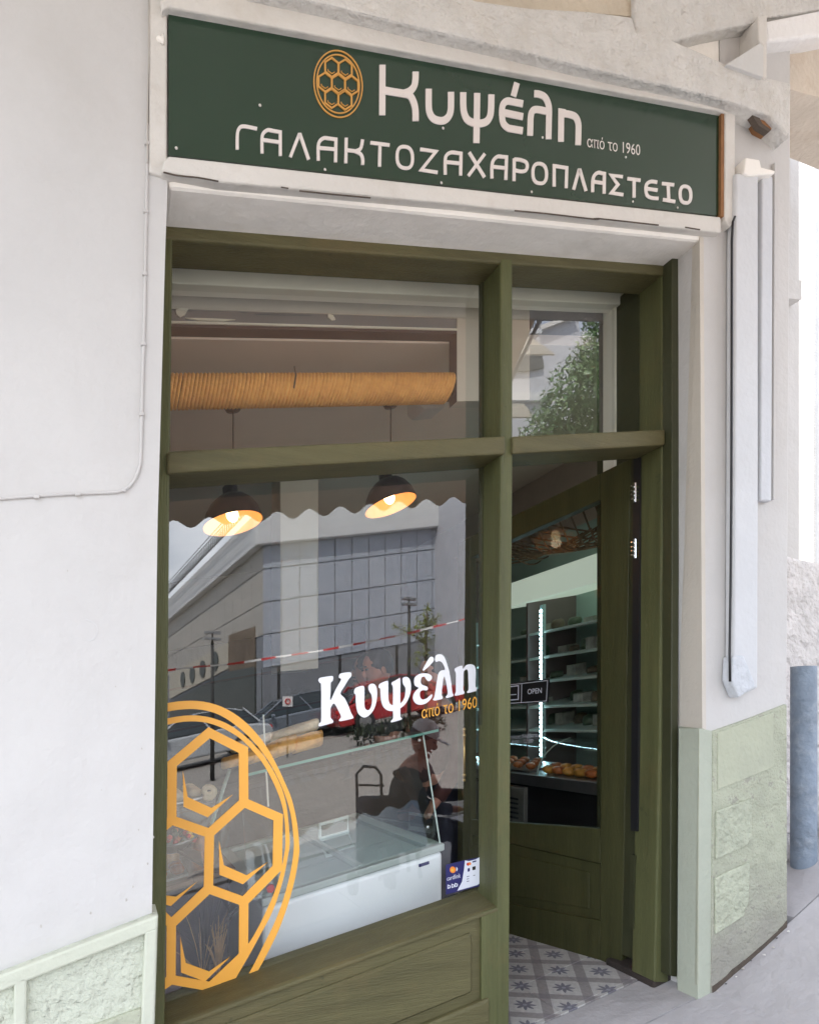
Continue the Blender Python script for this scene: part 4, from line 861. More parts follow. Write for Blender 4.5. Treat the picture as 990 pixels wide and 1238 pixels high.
# display counter at the left, plants, goods
T = thing('display_counter', 'dark display counter with glass front behind the honeycomb emblem', 'counter', S(.1, 1.1, 0))
MB().box(-.9, .47, .95, 1.5, 0, .78).build('counter_body', 'dark_wood', T, bevel=.01)
MB().box(-.9, .49, .92, 1.5, .78, .80).build('counter_top', mat('worn_wood_top', (.20, .11, .07), .5, .25, 6, .2, 30), T, bevel=.004)
MB().box(-.9, .47, .96, .965, .80, 1.1).build('front_pane', 'glass_soft', T)
MB().box(-.9, .47, .96, 1.4, 1.1, 1.106).build('glass_shelf', 'glass_soft', T)
MB().tube([P(278, 930, .95), P(255, 1000, .97)], .008, 6).build('slanted_strut', 'shelf', T)
cols = ['jar', 'cookie', 'jar3', 'pastry_gold', 'cloth_brown', 'jar2']
for k in range(9):
    x = -.55 + k * .115; c = random.choice(cols); y = 1.08 + .1 * (k % 2)
    mb = MB().lathe((x, y, .80), [(0, 0), (.035, 0), (.038, .02), (.038, .07 + .02 * (k % 3)), (.028, .10 + .02 * (k % 3)), (.028, .115 + .02 * (k % 3)), (0, .118 + .02 * (k % 3))], 12)
    solo(mb.build('jar', c, smooth=True), '%s jar from the left on the dark counter behind the orange emblem' % ORD[k], 'jar', 'jars on the dark counter')
for (tx, tv, lab, mm) in ((.02, 1.108, 'tray of golden pastries on the glass shelf behind the upper left of the emblem', 'pastry_gold'), (.27, 1.108, 'tray of pale rolls on the glass shelf behind the middle of the emblem', 'bread2'), (.20, .802, 'tray of red glazed pastries on the dark counter behind the emblem', 'cookie')):
    T = thing('baking_tray', lab, 'tray', S(tx, 1.15, tv), 'trays on the display counter')
    MB().box(tx - .11, tx + .11, .99, 1.32, tv, tv + .012).build('tray', 'steel', T, bevel=.003)
    for i in range(3):
        for j in range(4):
            MB().ball(S(tx - .07 + .07 * i, 1.04 + .075 * j, tv + .03), (.032, .034, .022), 9, 6).build('pastry_piece', mm, T, smooth=True)
T = thing('roll_pastry', 'spiral pink pastry roll lying behind the upper emblem cell', 'pastry', P(252, 958, .98))
pts = [P(252 + (2 + a * .9) * math.cos(a), 957 + (2 + a * .8) * math.sin(a), .93) for a in [i * .5 for i in range(18)]]
MB().tube(pts, .012, 8).build('pastry_roll', 'bread2', T, smooth=True)
T = thing('baking_tray', 'dark brown tray sticking out over the counter at the left', 'tray', P(228, 1035, .8))
MB().prism([P(214, 1027, .72), P(246, 1045, .55), P(243, 1030, .85), P(218, 1021, 1.0)], [p - Vector((0, 0, .012)) for p in (P(214, 1027, .72), P(246, 1045, .55), P(243, 1030, .85), P(218, 1021, 1.0))]).build('tray', mat('dark_tray', (.07, .035, .03), .4, .1), T, bevel=.002)
T = thing('berry_bowl', 'bowl of red and green sweets at the left edge of the window', 'bowl', P(212, 1015, .8))
c = P(212, 1014, .8)
for k in range(26): MB().ball(c + Vector((random.uniform(-.06, .07), random.uniform(-.04, .05), random.uniform(-.012, .025))), .011, 7, 5).build('sweet', ['red_print', 'cookie', 'jar2', 'yellow_print'][k % 4], T, smooth=True)
MB().lathe((c.x, c.y, c.z - KX * c.x - .05), [(.03, 0), (.07, .03), (.085, .04), (.08, .045), (.0, .02)], 18).build('bowl', 'steel', T, smooth=True)
# dried grass in a tall vase
c = P(253, 1215, .47); cx_, cv = c.x, c.z - KX * c.x
T = thing('dried_grass_vase', 'dark vase of dried grass with one bright straw bundle behind the lowest emblem cell', 'plant', S(cx_, .55, cv))
MB().lathe((cx_, .55, cv - .25), [(0, 0), (.07, 0), (.10, .1), (.105, .2), (.07, .3), (.055, .33), (.06, .34), (.0, .33)], 20).build('vase', 'pot', T, smooth=True)
def blades(n, m, nm, x, y, v, h, spread, r, droop=.3):
    mb = MB()
    for k in range(n):
        a = random.uniform(0, 6.28); s = random.uniform(.2, 1) * spread; hh = h * random.uniform(.6, 1.05)
        pts = [S(x + s * math.cos(a) * t ** 1.6, y + s * .5 * math.sin(a) * t, v + hh * (t - droop * t ** 3 * (s / spread))) for t in (0, .25, .5, .75, 1)]
        mb.tube(pts, [r, r, r * .8, r * .6, r * .25], 4, cap=False)
    o = mb.build(nm, m, T, fix=False); o['kind'] = 'stuff'; return o
blades(42, 'grass_dark', 'dark_grass', cx_, .55, cv + .05, .42, .17, .0028)
blades(22, 'grass_dry', 'dry_straw', cx_ + .035, .50, cv + .05, .24, .045, .0032, .1)
blades(7, 'grass_dry', 'long_stem', cx_ - .02, .50, cv + .05, .34, .14, .0016, .1)
T = thing('window_box', 'dark reddish box with dried leaves at the lower left of the window', 'box', S(.05, .55, .5))
MB().box(-.3, .235, .5, .75, .2, XV(215, 1130, .5)[1]).build('box_body', mat('maroon_box', (.10, .03, .02), .6, .4, 9), T, bevel=.01)

# wall fridge along the right wall
FXP = 2.75
fY = lambda px: PXp(px, 875, FXP).y
T = thing('wall_fridge', 'tall lit drinks and dairy fridge along the right wall seen through the open door', 'fridge', S(FXP + .2, 2, 0))
ya, yz = .95, 3.3
MB().box(FXP + .42, FXP + .5, ya, yz, 0, 2.3).build('fridge_back', mat('teal_grey_liner', (.34, .46, .42), .6, .1, 3), T)
hv0 = PXp(725, 704, FXP); hv1 = PXp(725, 668, FXP)
vh0, vh1 = hv0.z - KX * FXP, hv1.z - KX * FXP
MB().box(FXP - .02, FXP + .5, ya, fY(606), vh0, vh1).build('fridge_header', emis('fill_glow_header', (.80, .92, .78), .12), T, bevel=.01)  # the header's glow is added to brighten the shop ceiling
MB().box(FXP, FXP + .5, ya, yz, 0, .45).build('fridge_base', 'dark_wood', T)
posts = [fY(637), fY(637) + .95, ya + .02]
for k, y in enumerate(posts):
    MB().box(FXP, FXP + .42, y - .012, y + .012, .45, vh0).build('fridge_divider', mat('mauve_divider', (.20, .16, .15), .5, .1), T)
sv = []
for yy in (748, 783, 816, 850.6, 883): p = PXp(725, yy, FXP); sv.append(p.z - KX * FXP)
for v in sv:
    MB().box(FXP + .01, FXP + .41, ya + .05, yz - .05, v - .018, v).build('fridge_shelf', 'shelf', T, bevel=.003)
for yl in (fY(654), fY(654) + .95):
    MB().box(FXP + .0, FXP + .03, yl - .012, yl + .012, sv[-1] - .2, vh0 - .04).build('led_carrier', 'led_base', T)
    mb = MB(); v = sv[-1] - .18
    while v < vh0 - .07: mb.box(FXP - .006, FXP + .0, yl - .009, yl + .009, v, v + .017); v += .032
    o = mb.build('led_strip', 'led', T); o['kind'] = 'stuff'
names = [('jar', 'jar'), ('carton', 'jar3'), ('pot', 'jar2')]
kk = 0
for si, v in enumerate(sv):
    for k in range(9):
        if random.random() < .06: continue
        y = 1.08 + k * .16 + random.uniform(-.02, .02); x = FXP + random.uniform(.08, .2); h = random.uniform(.03, .085)
        nm, mm = names[(k + si) % 3]
        mb = MB()
        if nm == 'carton': mb.box(x, x + .09, y - .05, y + .05, v, v + h)
        else: mb.lathe((x + .04, y, v), [(0, 0), (.045, 0), (.05, h * .5), (.04, h * .9), (.02, h), (0, h)], 10)
        solo(mb.build(nm, mm, smooth=(nm != 'carton')), {'jar': 'dark jar', 'carton': 'pale carton', 'pot': 'green pot'}[nm] + ' on the %s fridge shelf from the top, %s place from the door' % (ORD[si], ORD[k]), nm, {'jar': 'dark jars in the wall fridge', 'carton': 'pale cartons in the wall fridge', 'pot': 'green pots in the wall fridge'}[nm])
        kk += 1
# pastry counter in front of the fridge
CXP = 2.36
cv_ = lambda yy, px=725: (lambda p: p.z - KX * CXP)(PXp(px, yy, CXP))
c0 = cv_(962.5); c1 = cv_(947)
T = thing('pastry_counter', 'steel topped pastry counter with curved glass seen low through the open door', 'counter', S(CXP, 1.6, 0))
MB().box(CXP, CXP + .28, .75, 3.0, c0, c1).build('steel_band', 'steel', T, bevel=.004)
MB().box(CXP + .03, CXP + .28, .75, 3.0, 0, c0).build('counter_body', 'black', T)
MB().box(CXP + .0, CXP + .04, 1.62, 2.6, .1, c0 - .02).build('vent_panel', mat('beige_vent_panel', (.16, .15, .13), .5, .1), T, bevel=.004)
for k in range(7): MB().box(CXP - .004, CXP + .004, 1.68, 1.9, c0 - .10 - k * .03, c0 - .088 - k * .03).build('vent_slot', 'black', T)
arc = []
for i in range(9):
    a = i / 8 * math.pi / 2; arc.append((CXP + .02 + .24 * (1 - math.cos(a)), c1 + .17 * math.sin(a)))
mb = MB(); vs = [S(x, .8, v) for x, v in arc] + [S(x, 2.2, v) for x, v in arc]
mb.add(vs, [(i, i + 1, i + 10, i + 9) for i in range(8)]).build('curved_glass', 'glass_soft', T, smooth=True, fix=False)
for y in (1.50, 2.2): MB().tube([S(x, y, v) for x, v in arc], .004, 6).build('glass_rim', 'shelf', T, smooth=True)
mb = None
for k in range(14):
    x = CXP + .07 + .07 * (k % 2); y = .85 + .10 * (k // 2) + .02 * (k % 2)
    c = S(x, y, c1 + .012)
    solo(MB().ball(c + Vector((0, 0, .012)), (.042, .045, .026), 10, 7).build('pastry', ['pastry_gold', 'cookie', 'pastry_gold'][k % 3], smooth=True), 'glazed pastry in the %s row from the door, %s side of the steel counter' % (ORD[k // 2], 'outer' if k % 2 == 0 else 'inner'), 'pastry', 'pastries on the steel counter')
T = thing('pastry_tray', 'tray of dark red glazed pastries at the left part of the steel counter', 'tray', S(CXP + .1, 2.0, c1))
MB().box(CXP + .03, CXP + .26, 1.6, 2.5, c1 + .001, c1 + .012).build('tray', 'steel', T)
for k in range(16): MB().ball(S(CXP + .08 + .06 * (k % 3), 1.66 + .05 * k, c1 + .03), (.035, .035, .022), 8, 6).build('pastry_piece', 'cookie', T, smooth=True)
T = thing('service_counter', 'dark service counter in front of the three people inside the shop', 'counter', S(1.6, 1.95, 0))
MB().box(.55, 2.0, 1.75, 1.80, 0, 1.0).build('counter_front', 'dark_wood', T, bevel=.004)
MB().box(.55, 2.0, 1.80, 1.95, .1, .98).build('counter_body', 'dark_wood', T)
MB().box(.52, 2.03, 1.72, 1.98, 1.0, 1.03).build('counter_top', 'dark_wood', T, bevel=.004)
T = thing('inner_column', 'pale square column inside the shop between the two lamps', 'column', P(362, 808, 2.2))
MB().pp([(339, 540), (385, 540), (385, 808), (339, 812)], 2.2, 2.45).build('column', 'inner_white', T, bevel=.004)
# net under the ceiling
T = thing('decorative_net', 'sagging brown rope net hung under the ceiling above the fridge', 'net', S(1.8, 2.8, 2.4))
for i in range(13):
    for sgn in (1, -1):
        pts = []
        for j in range(14):
            u = j / 13; x = 2.42 + u * .8; y = 1.15 + i * .10 + sgn * (u - .5) * .6
            sag = .14 * math.sin(math.pi * u) + .05 * math.sin(y * 4 + x * 3)
            pts.append(S(x, y, 2.22 - sag))
        o = MB().tube(pts, .006, 4, cap=False).build('net_cord', 'net', T, fix=False)
# dark fridge and racks along the back, so that the room ends in something
T = thing('back_cabinet', 'dark wooden cabinet along the back wall of the shop', 'cabinet', S(.8, 5.2, 0))
MB().box(-3.5, 2.6, 5.1, 5.58, 0, 2.1).build('cabinet_body', 'dark_wood', T, bevel=.01)
for k in range(4): MB().box(-3.4, 2.5, 4.95, 5.1, .5 + .4 * k, .52 + .4 * k).build('cabinet_shelf', 'cloth_brown', T)

# ------------------------------------------------------------------ people
def skinned(name, m, parent, joints, edges, sub=2, root=0):
    org = origin(parent) if parent else Vector((0, 0, 0)); keys = list(joints)
    me = bpy.data.meshes.new(name); me.from_pydata([tuple(joints[k][0] - org) for k in keys], [(keys.index(a), keys.index(b)) for a, b in edges], []); me.update()
    me.materials.append(M[m]); o = link(bpy.data.objects.new(name, me)); o.parent = parent
    o.modifiers.new('skin', 'SKIN'); o.modifiers['skin'].use_smooth_shade = True
    if not me.skin_vertices: raise RuntimeError('no skin layer')
    for i, k in enumerate(keys):
        r = joints[k][1]; me.skin_vertices[0].data[i].radius = r if isinstance(r, tuple) else (r, r)
        me.skin_vertices[0].data[i].use_root = (i == root)
    md = o.modifiers.new('sub', 'SUBSURF'); md.levels = sub; md.render_levels = sub
    return o
def person(label, x, y, v, heading, top, legs, scale=1.0, lean=0.0, hat=None, pose=None, hairm='hair', group=None, headpitch=0.0):
    """heading: angle of the facing direction from +X. joints in (forward, left, up) metres"""
    base = S(x, y, v); T = thing('person', label, 'person', base, group)
    fx, fy = math.cos(heading), math.sin(heading)
    def W_(f, l, u):
        if lean and u > .95: f, u = f + (u - .95) * math.sin(lean), .95 + (u - .95) * math.cos(lean)
        return base + Vector((fx * f - fy * l, fy * f + fx * l, u)) * scale
    J = {'pelvis': ((0, 0, .95), .13), 'belly': ((0, 0, 1.08), .13), 'chest': ((0, 0, 1.28), .145), 'collar': ((-.01, 0, 1.42), .09), 'neck': ((0, 0, 1.49), .052), 'skull': ((.015, 0, 1.56), .05)}
    for s, n_ in ((1, 'l'), (-1, 'r')):
        J['sh' + n_] = ((0, .17 * s, 1.40), .062); J['el' + n_] = ((.03, .23 * s, 1.13), .043); J['wr' + n_] = ((.16, .2 * s, .93), .028); J['pa' + n_] = ((.21, .19 * s, .87), .03)
        J['hi' + n_] = ((0, .09 * s, .90), .09); J['kn' + n_] = ((.02, .10 * s, .50), .058); J['an' + n_] = ((0, .10 * s, .09), .04); J['to' + n_] = ((.17, .11 * s, .03), .035)
    if pose:
        for k, c in pose.items(): J[k] = (c, J[k][1])
    JJ = {k: (W_(*c), r * scale) for k, (c, r) in J.items()}
    E_ = [('pelvis', 'belly'), ('belly', 'chest'), ('chest', 'collar'), ('collar', 'neck'), ('neck', 'skull')]
    for n_ in 'lr': E_ += [('collar', 'sh' + n_), ('sh' + n_, 'el' + n_), ('el' + n_, 'wr' + n_), ('wr' + n_, 'pa' + n_), ('pelvis', 'hi' + n_), ('hi' + n_, 'kn' + n_), ('kn' + n_, 'an' + n_), ('an' + n_, 'to' + n_)]
    FJ = dict(JJ); FE = list(E_)
    for n_ in 'lr':
        pw, pa = JJ['wr' + n_][0], JJ['pa' + n_][0]; d = (pa - pw).normalized(); side = d.cross(Vector((0, 0, 1))).normalized()
        for q in range(4):
            a = pa + side * (.013 * (q - 1.5)) * 1.4; L_ = (.038, .045, .042, .032)[q] * scale
            FJ['f%s%d' % (n_, q)] = (a + d * .03, .009); FJ['g%s%d' % (n_, q)] = (a + d * (.03 + L_) + Vector((0, 0, -.012)), .0075)
            FE += [('pa' + n_, 'f%s%d' % (n_, q)), ('f%s%d' % (n_, q), 'g%s%d' % (n_, q))]
        FJ['t' + n_] = (pw + d * .03 + side * .035, .010); FJ['u' + n_] = (pw + d * .06 + side * .05, .009); FE += [('pa' + n_, 't' + n_), ('t' + n_, 'u' + n_)]
    skinned('body', 'skin', T, FJ, FE, 1)
    tj = {k: (JJ[k][0], JJ[k][1] + .018) for k in ('pelvis', 'belly', 'chest', 'collar', 'shl', 'shr', 'ell', 'elr', 'wrl', 'wrr')}
    for n_ in 'lr': tj['cu' + n_] = (JJ['wr' + n_][0].lerp(JJ['pa' + n_][0], .45), JJ['wr' + n_][1] + .016)
    skinned('jacket', top, T, tj, [('pelvis', 'belly'), ('belly', 'chest'), ('chest', 'collar'), ('collar', 'shl'), ('collar', 'shr'), ('shl', 'ell'), ('shr', 'elr'), ('ell', 'wrl'), ('elr', 'wrr'), ('wrl', 'cul'), ('wrr', 'cur')])
    lj = {k: (JJ[k][0], JJ[k][1] + .014) for k in ('pelvis', 'hil', 'hir', 'knl', 'knr', 'anl', 'anr')}
    skinned('trousers', legs, T, lj, [('pelvis', 'hil'), ('pelvis', 'hir'), ('hil', 'knl'), ('hir', 'knr'), ('knl', 'anl'), ('knr', 'anr')])
    for n_ in 'lr': skinned('shoe', 'black', T, {'a': (JJ['an' + n_][0] - Vector((0, 0, .04)), .05), 'b': (JJ['to' + n_][0], .042)}, [('a', 'b')], 1)
    # head
    hc = JJ['skull'][0] + Vector((0, 0, .085)) * scale; fw = Vector((fx, fy, -math.tan(headpitch))).normalized(); lf = Vector((-fy, fx, 0)); upv = fw.cross(lf)
    def Hd(f, l, u): return hc + (fw * f + lf * l + upv * u) * scale
    def hball(mb, c, r, n=14, m=10, fn=None):
        b0 = len(mb.v); mb.ball((0, 0, 0), r, n, m)
        for i in range(b0, len(mb.v)):
            p = mb.v[i] + Vector(c)
            if fn: p = fn(p)
            mb.v[i] = Hd(p.x, p.y, p.z)
    def skull(p):
        t = max(0, -p.z / .12); q = Vector((p.x, p.y * (1 - .32 * t), p.z))
        if p.x > 0: q.x = p.x * (1 - .12 * t) - (.012 if -.01 < p.z < .03 and abs(p.y) > .015 else 0)
        else: q.x = p.x * (1 - .35 * t)
        return q
    mb = MB(); hball(mb, (0, 0, 0), (.098, .075, .118), 20, 14, skull); hball(mb, (.096, 0, -.018), (.022, .013, .026), 8, 6); hball(mb, (.082, 0, -.10), (.022, .024, .018), 8, 6)
    mb.build('head', 'skin', T, smooth=True)
    for s in (1, -1):
        mb = MB(); hball(mb, (-.005, .074 * s, -.015), (.018, .009, .032), 10, 7); mb.build('ear', 'skin', T, smooth=True)
        mb = MB(); hball(mb, (.086, .030 * s, .012), (.010, .013, .007), 8, 6); mb.build('eye', 'hair', T, smooth=True)
        mb = MB(); hball(mb, (.091, .030 * s, .032), (.006, .019, .004), 8, 5); mb.build('eyebrow', 'hair', T, smooth=True)
    mb = MB(); hball(mb, (.088, 0, -.063), (.010, .025, .007), 8, 6); mb.build('mouth', mat('lips', (.38, .12, .09), .5, .05), T, smooth=True)
    hr = MB(); hball(hr, (-.018, 0, .030), (.096, .083, .104), 20, 14, lambda p: Vector((min(p.x, .062 + .25 * (p.z - .03)), p.y, max(p.z, -.045 + .6 * max(0, p.x + .04)))))
    hr.build('hair', hairm, T, smooth=True)
    if hat:
        mb = MB(); hball(mb, (-.012, 0, .045), (.106, .090, .095), 18, 12, lambda p: Vector((p.x, p.y, max(p.z, .035)))); hball(mb, (.12, 0, .042), (.065, .07, .008), 12, 6)
        mb.build('cap', hat, T, smooth=True)
    return T
def place(px, py, t, v_head=1.66, scale=1.0):
    p = Pt(px, py, t); return p.x, p.y, (p.z - KX * p.x) - v_head * scale
x, y, v = place(459, 806, 4.35)
person('dark haired man in profile facing left behind the window lettering', x, y, max(v, -.2), math.pi * 1.02, 'cloth_dark', 'cloth_dark', headpitch=.25)
x, y, v = place(492, 795, 5.0)
person('person in a beige top bending behind the dark haired man', x, y, v, math.pi * .8, 'cloth_beige', 'cloth_dark', lean=.5)
x, y, v = place(527, 812, 4.2)
person('person with dark hair and a maroon jacket behind the last letters of the window lettering', x, y, v, math.pi * 1.1, 'cloth_brown', 'cloth_dark', headpitch=.3)

# ------------------------------------------------------------------ the street in front
def hv(x, y):
    k = max(0, x - 2.17) * max(0, min(1, 1 + (y + .0) / .9)); return min(.45, .30 * k)
def sheet(name, x0, x1, y0, y1, v0, nx, ny, m, parent=None, fn=None, th=.05, bevel=0):
    vs = []; fs = []
    for j in range(ny + 1):
        for i in range(nx + 1):
            x = x0 + (x1 - x0) * i / nx; y = y0 + (y1 - y0) * j / ny; vs.append(S(x, y, v0 + (fn(x, y) if fn else 0)))
    for j in range(ny):
        for i in range(nx): a = j * (nx + 1) + i; fs.append((a, a + 1, a + nx + 2, a + nx + 1))
    mb = MB().add(vs, fs)
    if th:
        b = len(mb.v); rim = [i for i in range(nx + 1)] + [j * (nx + 1) + nx for j in range(1, ny + 1)] + [ny * (nx + 1) + i for i in range(nx - 1, -1, -1)] + [j * (nx + 1) for j in range(ny - 1, 0, -1)]
        low = [mb.v[i] - Vector((0, 0, th)) for i in rim]; n = len(rim); mb.v += low
        mb.f += [(rim[i], b + i, b + (i + 1) % n, rim[(i + 1) % n]) for i in range(n)]
    return mb.build(name, m, parent, smooth=False)
struct(sheet('street', -90, 110, -90, 60, -.13, 20, 20, 'asphalt', th=0))
pv = struct(sheet('pavement', -12, 12, -3.3, .262, -.05, 240, 30, 'joint', fn=hv, th=.15))
wob = lambda x, y: hv(x, y) + .0018 * math.sin(7.3 * x + 3 * y) * math.sin(9 * y - 2 * x) + .001 * math.sin(23 * x + 11 * y)
MBs = []
k = 0
sheet('paving_slab', 1.30, 2.172, .004, .259, .0, 14, 6, 'pave', pv, wob, .055)
xs_ = [-4, -2.5, -1.1, .2, 1.5, 3.1, 4.6, 6]
ys_ = [-.002, -.8, -1.6, -2.4, -3.2]
for j in range(4):
    for i in range(len(xs_) - 1):
        o_ = .6 if j % 2 else 0
        sheet('paving_slab', xs_[i] + o_ + .003, xs_[i + 1] + o_ - .003, ys_[j + 1] + .003, ys_[j] - .003, .0, 26, 12, 'pave', pv, wob, .055)
sheet('paving_slab', 2.64, 3.6, .002, .26, .0, 12, 6, 'pave', pv, wob, .055)
MB().box(-12, 12, -3.42, -3.3, -.14, .005).build('kerb', 'sidewalk', pv, bevel=.01)
struct(sheet('pavement', 2.62, 14, .26, 5, -.02, 40, 12, 'pave', fn=lambda x, y: .14 + .02 * (x - 2.6), th=.2))
# low rough wall, standpipe, bright house across the side street (right edge)
rw = solo(MB().pp([(930, 668), (952, 671), (970, 676), (1040, 690), (1040, 1300), (930, 1300)], .42, .62).build('rough_wall', 'rough_wall', bevel=.02), 'rough grey rendered wall behind the blue grey pipe at the right edge', 'wall')
b0 = P(971, 1117, .2); r_ = .056
T = thing('standpipe', 'blue grey painted standpipe with an open top beside the right pillar', 'pipe', b0)
tp = P(971, 806, .2); dx = Vector((0, 0, 1))
prof = []
mb = MB(); n = 24; hgt = tp.z - b0.z
pr_ = [(r_ * 1.0, -.05), (r_ * 1.0, .0), (r_ * 1.05, .02), (r_ * 1.0, .10), (r_, hgt * .5), (r_ * .99, hgt - .01), (r_ * 1.0, hgt), (r_ * .78, hgt), (r_ * .76, hgt - .12), (0, hgt - .12)]
mb.lathe((b0.x, b0.y, b0.z - KX * b0.x), pr_, 28, shear=False); mb.build('pipe', 'blue_pipe', T, smooth=True, fix=False, bevel=0)
MB().ball(P(974, 1092, .15), (.026, .02, .035), 10, 7).build('foot_lump', 'blue_pipe', T, smooth=True)
for k in range(9):
    p = Pv(852 + k * 14 + random.uniform(-5, 5), 1187 - k * 9.2, .02); s = random.uniform(.003, .006)
    q = P(866 + k * 10.2, 1190 - k * 8.6 - random.uniform(-1, 2), -.02)
    MB().ball(Vector((q.x, -.02 - random.uniform(0, .03), KX * q.x + hv(q.x, 0) + .003)), (s * 1.5, s, s * .7), 6, 4).build('pebble', ['rough_chip', 'joint', 'plaster_rough'][k % 3])
peb = [o for o in SC.objects if o.name.startswith('pebble')]
for i, o in enumerate(peb): tag(o, '%s crumb of fallen plaster from the door along the foot of the right pillar' % ORD[i], 'rubble', 'plaster crumbs at the foot of the pillar')
T = thing('side_house', 'sunlit white house across the side street at the right edge', 'house', S(13, 8, 0))
MB().box(12, 18, 2, 14, -1, 11).build('house_wall', 'bright_wall', T)
MB().box(11.95, 12.0, 2, 14, 4.55, 4.62).build('string_course', 'sidewalk', T)
MB().box(11.9, 12.0, 2, 14, -1, 1.2).build('house_base', 'plaster_old', T)
T = thing('street_beam', 'sunlit white beam with rough lower edge above the side street at the top right', 'beam', P(970, 125, 3))
MB().pp([(944, 98), (1040, 132), (1040, 160), (985, 137), (977, 143), (970, 139), (960, 137), (944, 137)], 3.0, 3.3).build('beam', 'bright_wall', T, bevel=.02)

dirt_ = [(861, 1195), (872, 1187), (886, 1173), (900, 1162), (915, 1149), (930, 1136), (941, 1126), (951, 1115)]
for i in range(7):
    a, b = dirt_[i], dirt_[i + 1]; w_ = random.uniform(.6, 2.4)
    MB().pp([(a[0], a[1] - w_), ((a[0] + b[0]) / 2, (a[1] + b[1]) / 2 - w_ * random.uniform(.4, 1.2)), (b[0], b[1] - w_), (b[0], b[1] + 6), (a[0], a[1] + 6)], -.0145, .0).build('grime_line', 'crack', B)
T = thing('side_pillar', 'pale grey pillar edge at the far right beyond the bright gap', 'pillar', P(995, 600, 2.5))
MB().pp([(985.5, 128), (1040, 150), (1040, 760), (985, 760)], 2.6, 2.9).build('pillar', mat('pale_grey_pillar', (.5, .49, .47), .8, .08, 3, .4, 40), T, bevel=.02)
# awning on the front edge of the covered walk, seen reflected in the window
T = thing('awning', 'brown scalloped awning along the walk, seen reflected in the window', 'awning', S(0, -2.6, 2.9))
ax0, ax1 = -.2, 3.0
MB().prism([S(ax0, -1.575, 4.2), S(ax1, -1.575, 4.2), S(ax1, -2.84, 3.16), S(ax0, -2.84, 3.16)], [S(ax0, -1.575, 4.21), S(ax1, -1.575, 4.21), S(ax1, -2.85, 3.16), S(ax0, -2.85, 3.16)]).build('awning_cloth', 'awning', T)
pitch = .262; nsc = int((ax1 - ax0) / pitch); low = []
for i in range(nsc * 8 + 1):
    x = ax0 + i * pitch / 8; ph = 2 * math.pi * i / 8
    low.append((x, 2.90 - .035 * math.cos(ph) - .0 * abs(math.cos(ph))))
MB().add([S(a, -2.845, b) for a, b in low] + [S(a, -2.845, 3.165) for a, b in low] + [S(a, -2.850, b) for a, b in low] + [S(a, -2.850, 3.165) for a, b in low],
         [(i, i + 1, len(low) + i + 1, len(low) + i) for i in range(len(low) - 1)] + [(2 * len(low) + i, 3 * len(low) + i, 3 * len(low) + i + 1, 2 * len(low) + i + 1) for i in range(len(low) - 1)]).build('valance', 'awning', T, fix=False)
for x in (-.15, 2.95): MB().tube([S(x, -.05, 4.15), S(x, -1.56, 4.0), S(x, -2.82, 3.14)], .015, 8).build('awning_arm', 'steel', T)

# ------------------------------------------------------------------ across the street (reflected in the glass)
def vplane(px, py, A_, B_):                  # pixel onto the vertical plane through two mirrored points
    x, y, b = ray(px, py); n = Vector((B_.y - A_.y, -(B_.x - A_.x), 0)); c = Vector((0, -DIST, EYE))
    t = n.dot(Vector((A_.x, A_.y, 0)) - Vector((0, -DIST, 0))) / n.dot(Vector((x, y, 0))); return c + Vector((x, y, b)) * t
YV = 21.5
cor = P(318, 660, YV); vcor = cor.z - KX * cor.x
far = Pv(206, 752, vcor); dirL = (far - cor); dirL.z = 0; lenL = dirL.length; dirL.normalize()
cm = mir(cor); dm = Vector((dirL.x, -dirL.y, 0)); nm_ = Vector((dm.y, -dm.x, 0))
if nm_.x > 0: nm_ = -nm_
T = thing('panelled_building', 'large grey panel clad building with pale cornice across the street, reflected in the window', 'building', S(cm.x, cm.y, 0))
YR = cm.y; X0 = cm.x; X1 = X0 + 30
def lw(s, v, out=0.0):                       # point on the left flank, s metres from the corner
    x = X0 + dm.x * s + nm_.x * out; y = YR + dm.y * s + nm_.y * out; return S(x, y, v)
def lbox(s0, s1, o0, o1, va_, vb_):
    return MB().prism([lw(s0, va_, o0), lw(s1, va_, o0), lw(s1, vb_, o0), lw(s0, vb_, o0)], [lw(s0, va_, o1), lw(s1, va_, o1), lw(s1, vb_, o1), lw(s0, vb_, o1)])
LL = lenL + 3
rows_v = [vcor] + [XV(560, yy, YV)[1] for yy in (660, 695.5, 730, 766)]
vtop = XV(567, 600, YV)[1]
MB().box(X0 + .02, X1, YR - 9, YR - .03, -.1, vcor + .3).build('building_core', 'panel_joint', T)
lbox(.0, LL, -.03, -8, -.1, vcor + .3).build('building_core', 'panel_joint', T)
MB().box(X0 - .25, X1, YR - .2, YR + .3, vcor, vtop).build('cornice', 'cornice_out', T, bevel=.03)
lbox(-.2, LL + .4, -.2, .3, vcor - .0, vtop).build('cornice', 'cornice_out', T, bevel=.03)
pw = .64; ncol = 46
for r in range(4):
    va_, vb_ = rows_v[r + 1] + .022, rows_v[r] - .022
    pm = None
    for c in range(ncol):
        mk = 'panel_a' if (c * 7 + r * 3) % 5 else 'panel_b'
        o = MB().box(X0 + .018 + c * pw, X0 + (c + 1) * pw - .018, YR - .03, YR, va_, vb_).build('cladding_panel', mk, T)
ns = int(LL / 1.3)
for r in range(3):
    va_, vb_ = rows_v[r + 1] + .02, rows_v[r] - .02
    for c in range(ns): lbox(.03 + c * 1.3, (c + 1) * 1.3 - .02, -.03, .0, va_, vb_).build('cladding_panel', 'panel_side', T)
vg = rows_v[4]
MB().box(X0, X1, YR - .28, YR - .2 + .02, -.1, vg).build('ground_floor_wall', 'shop_dark', T)
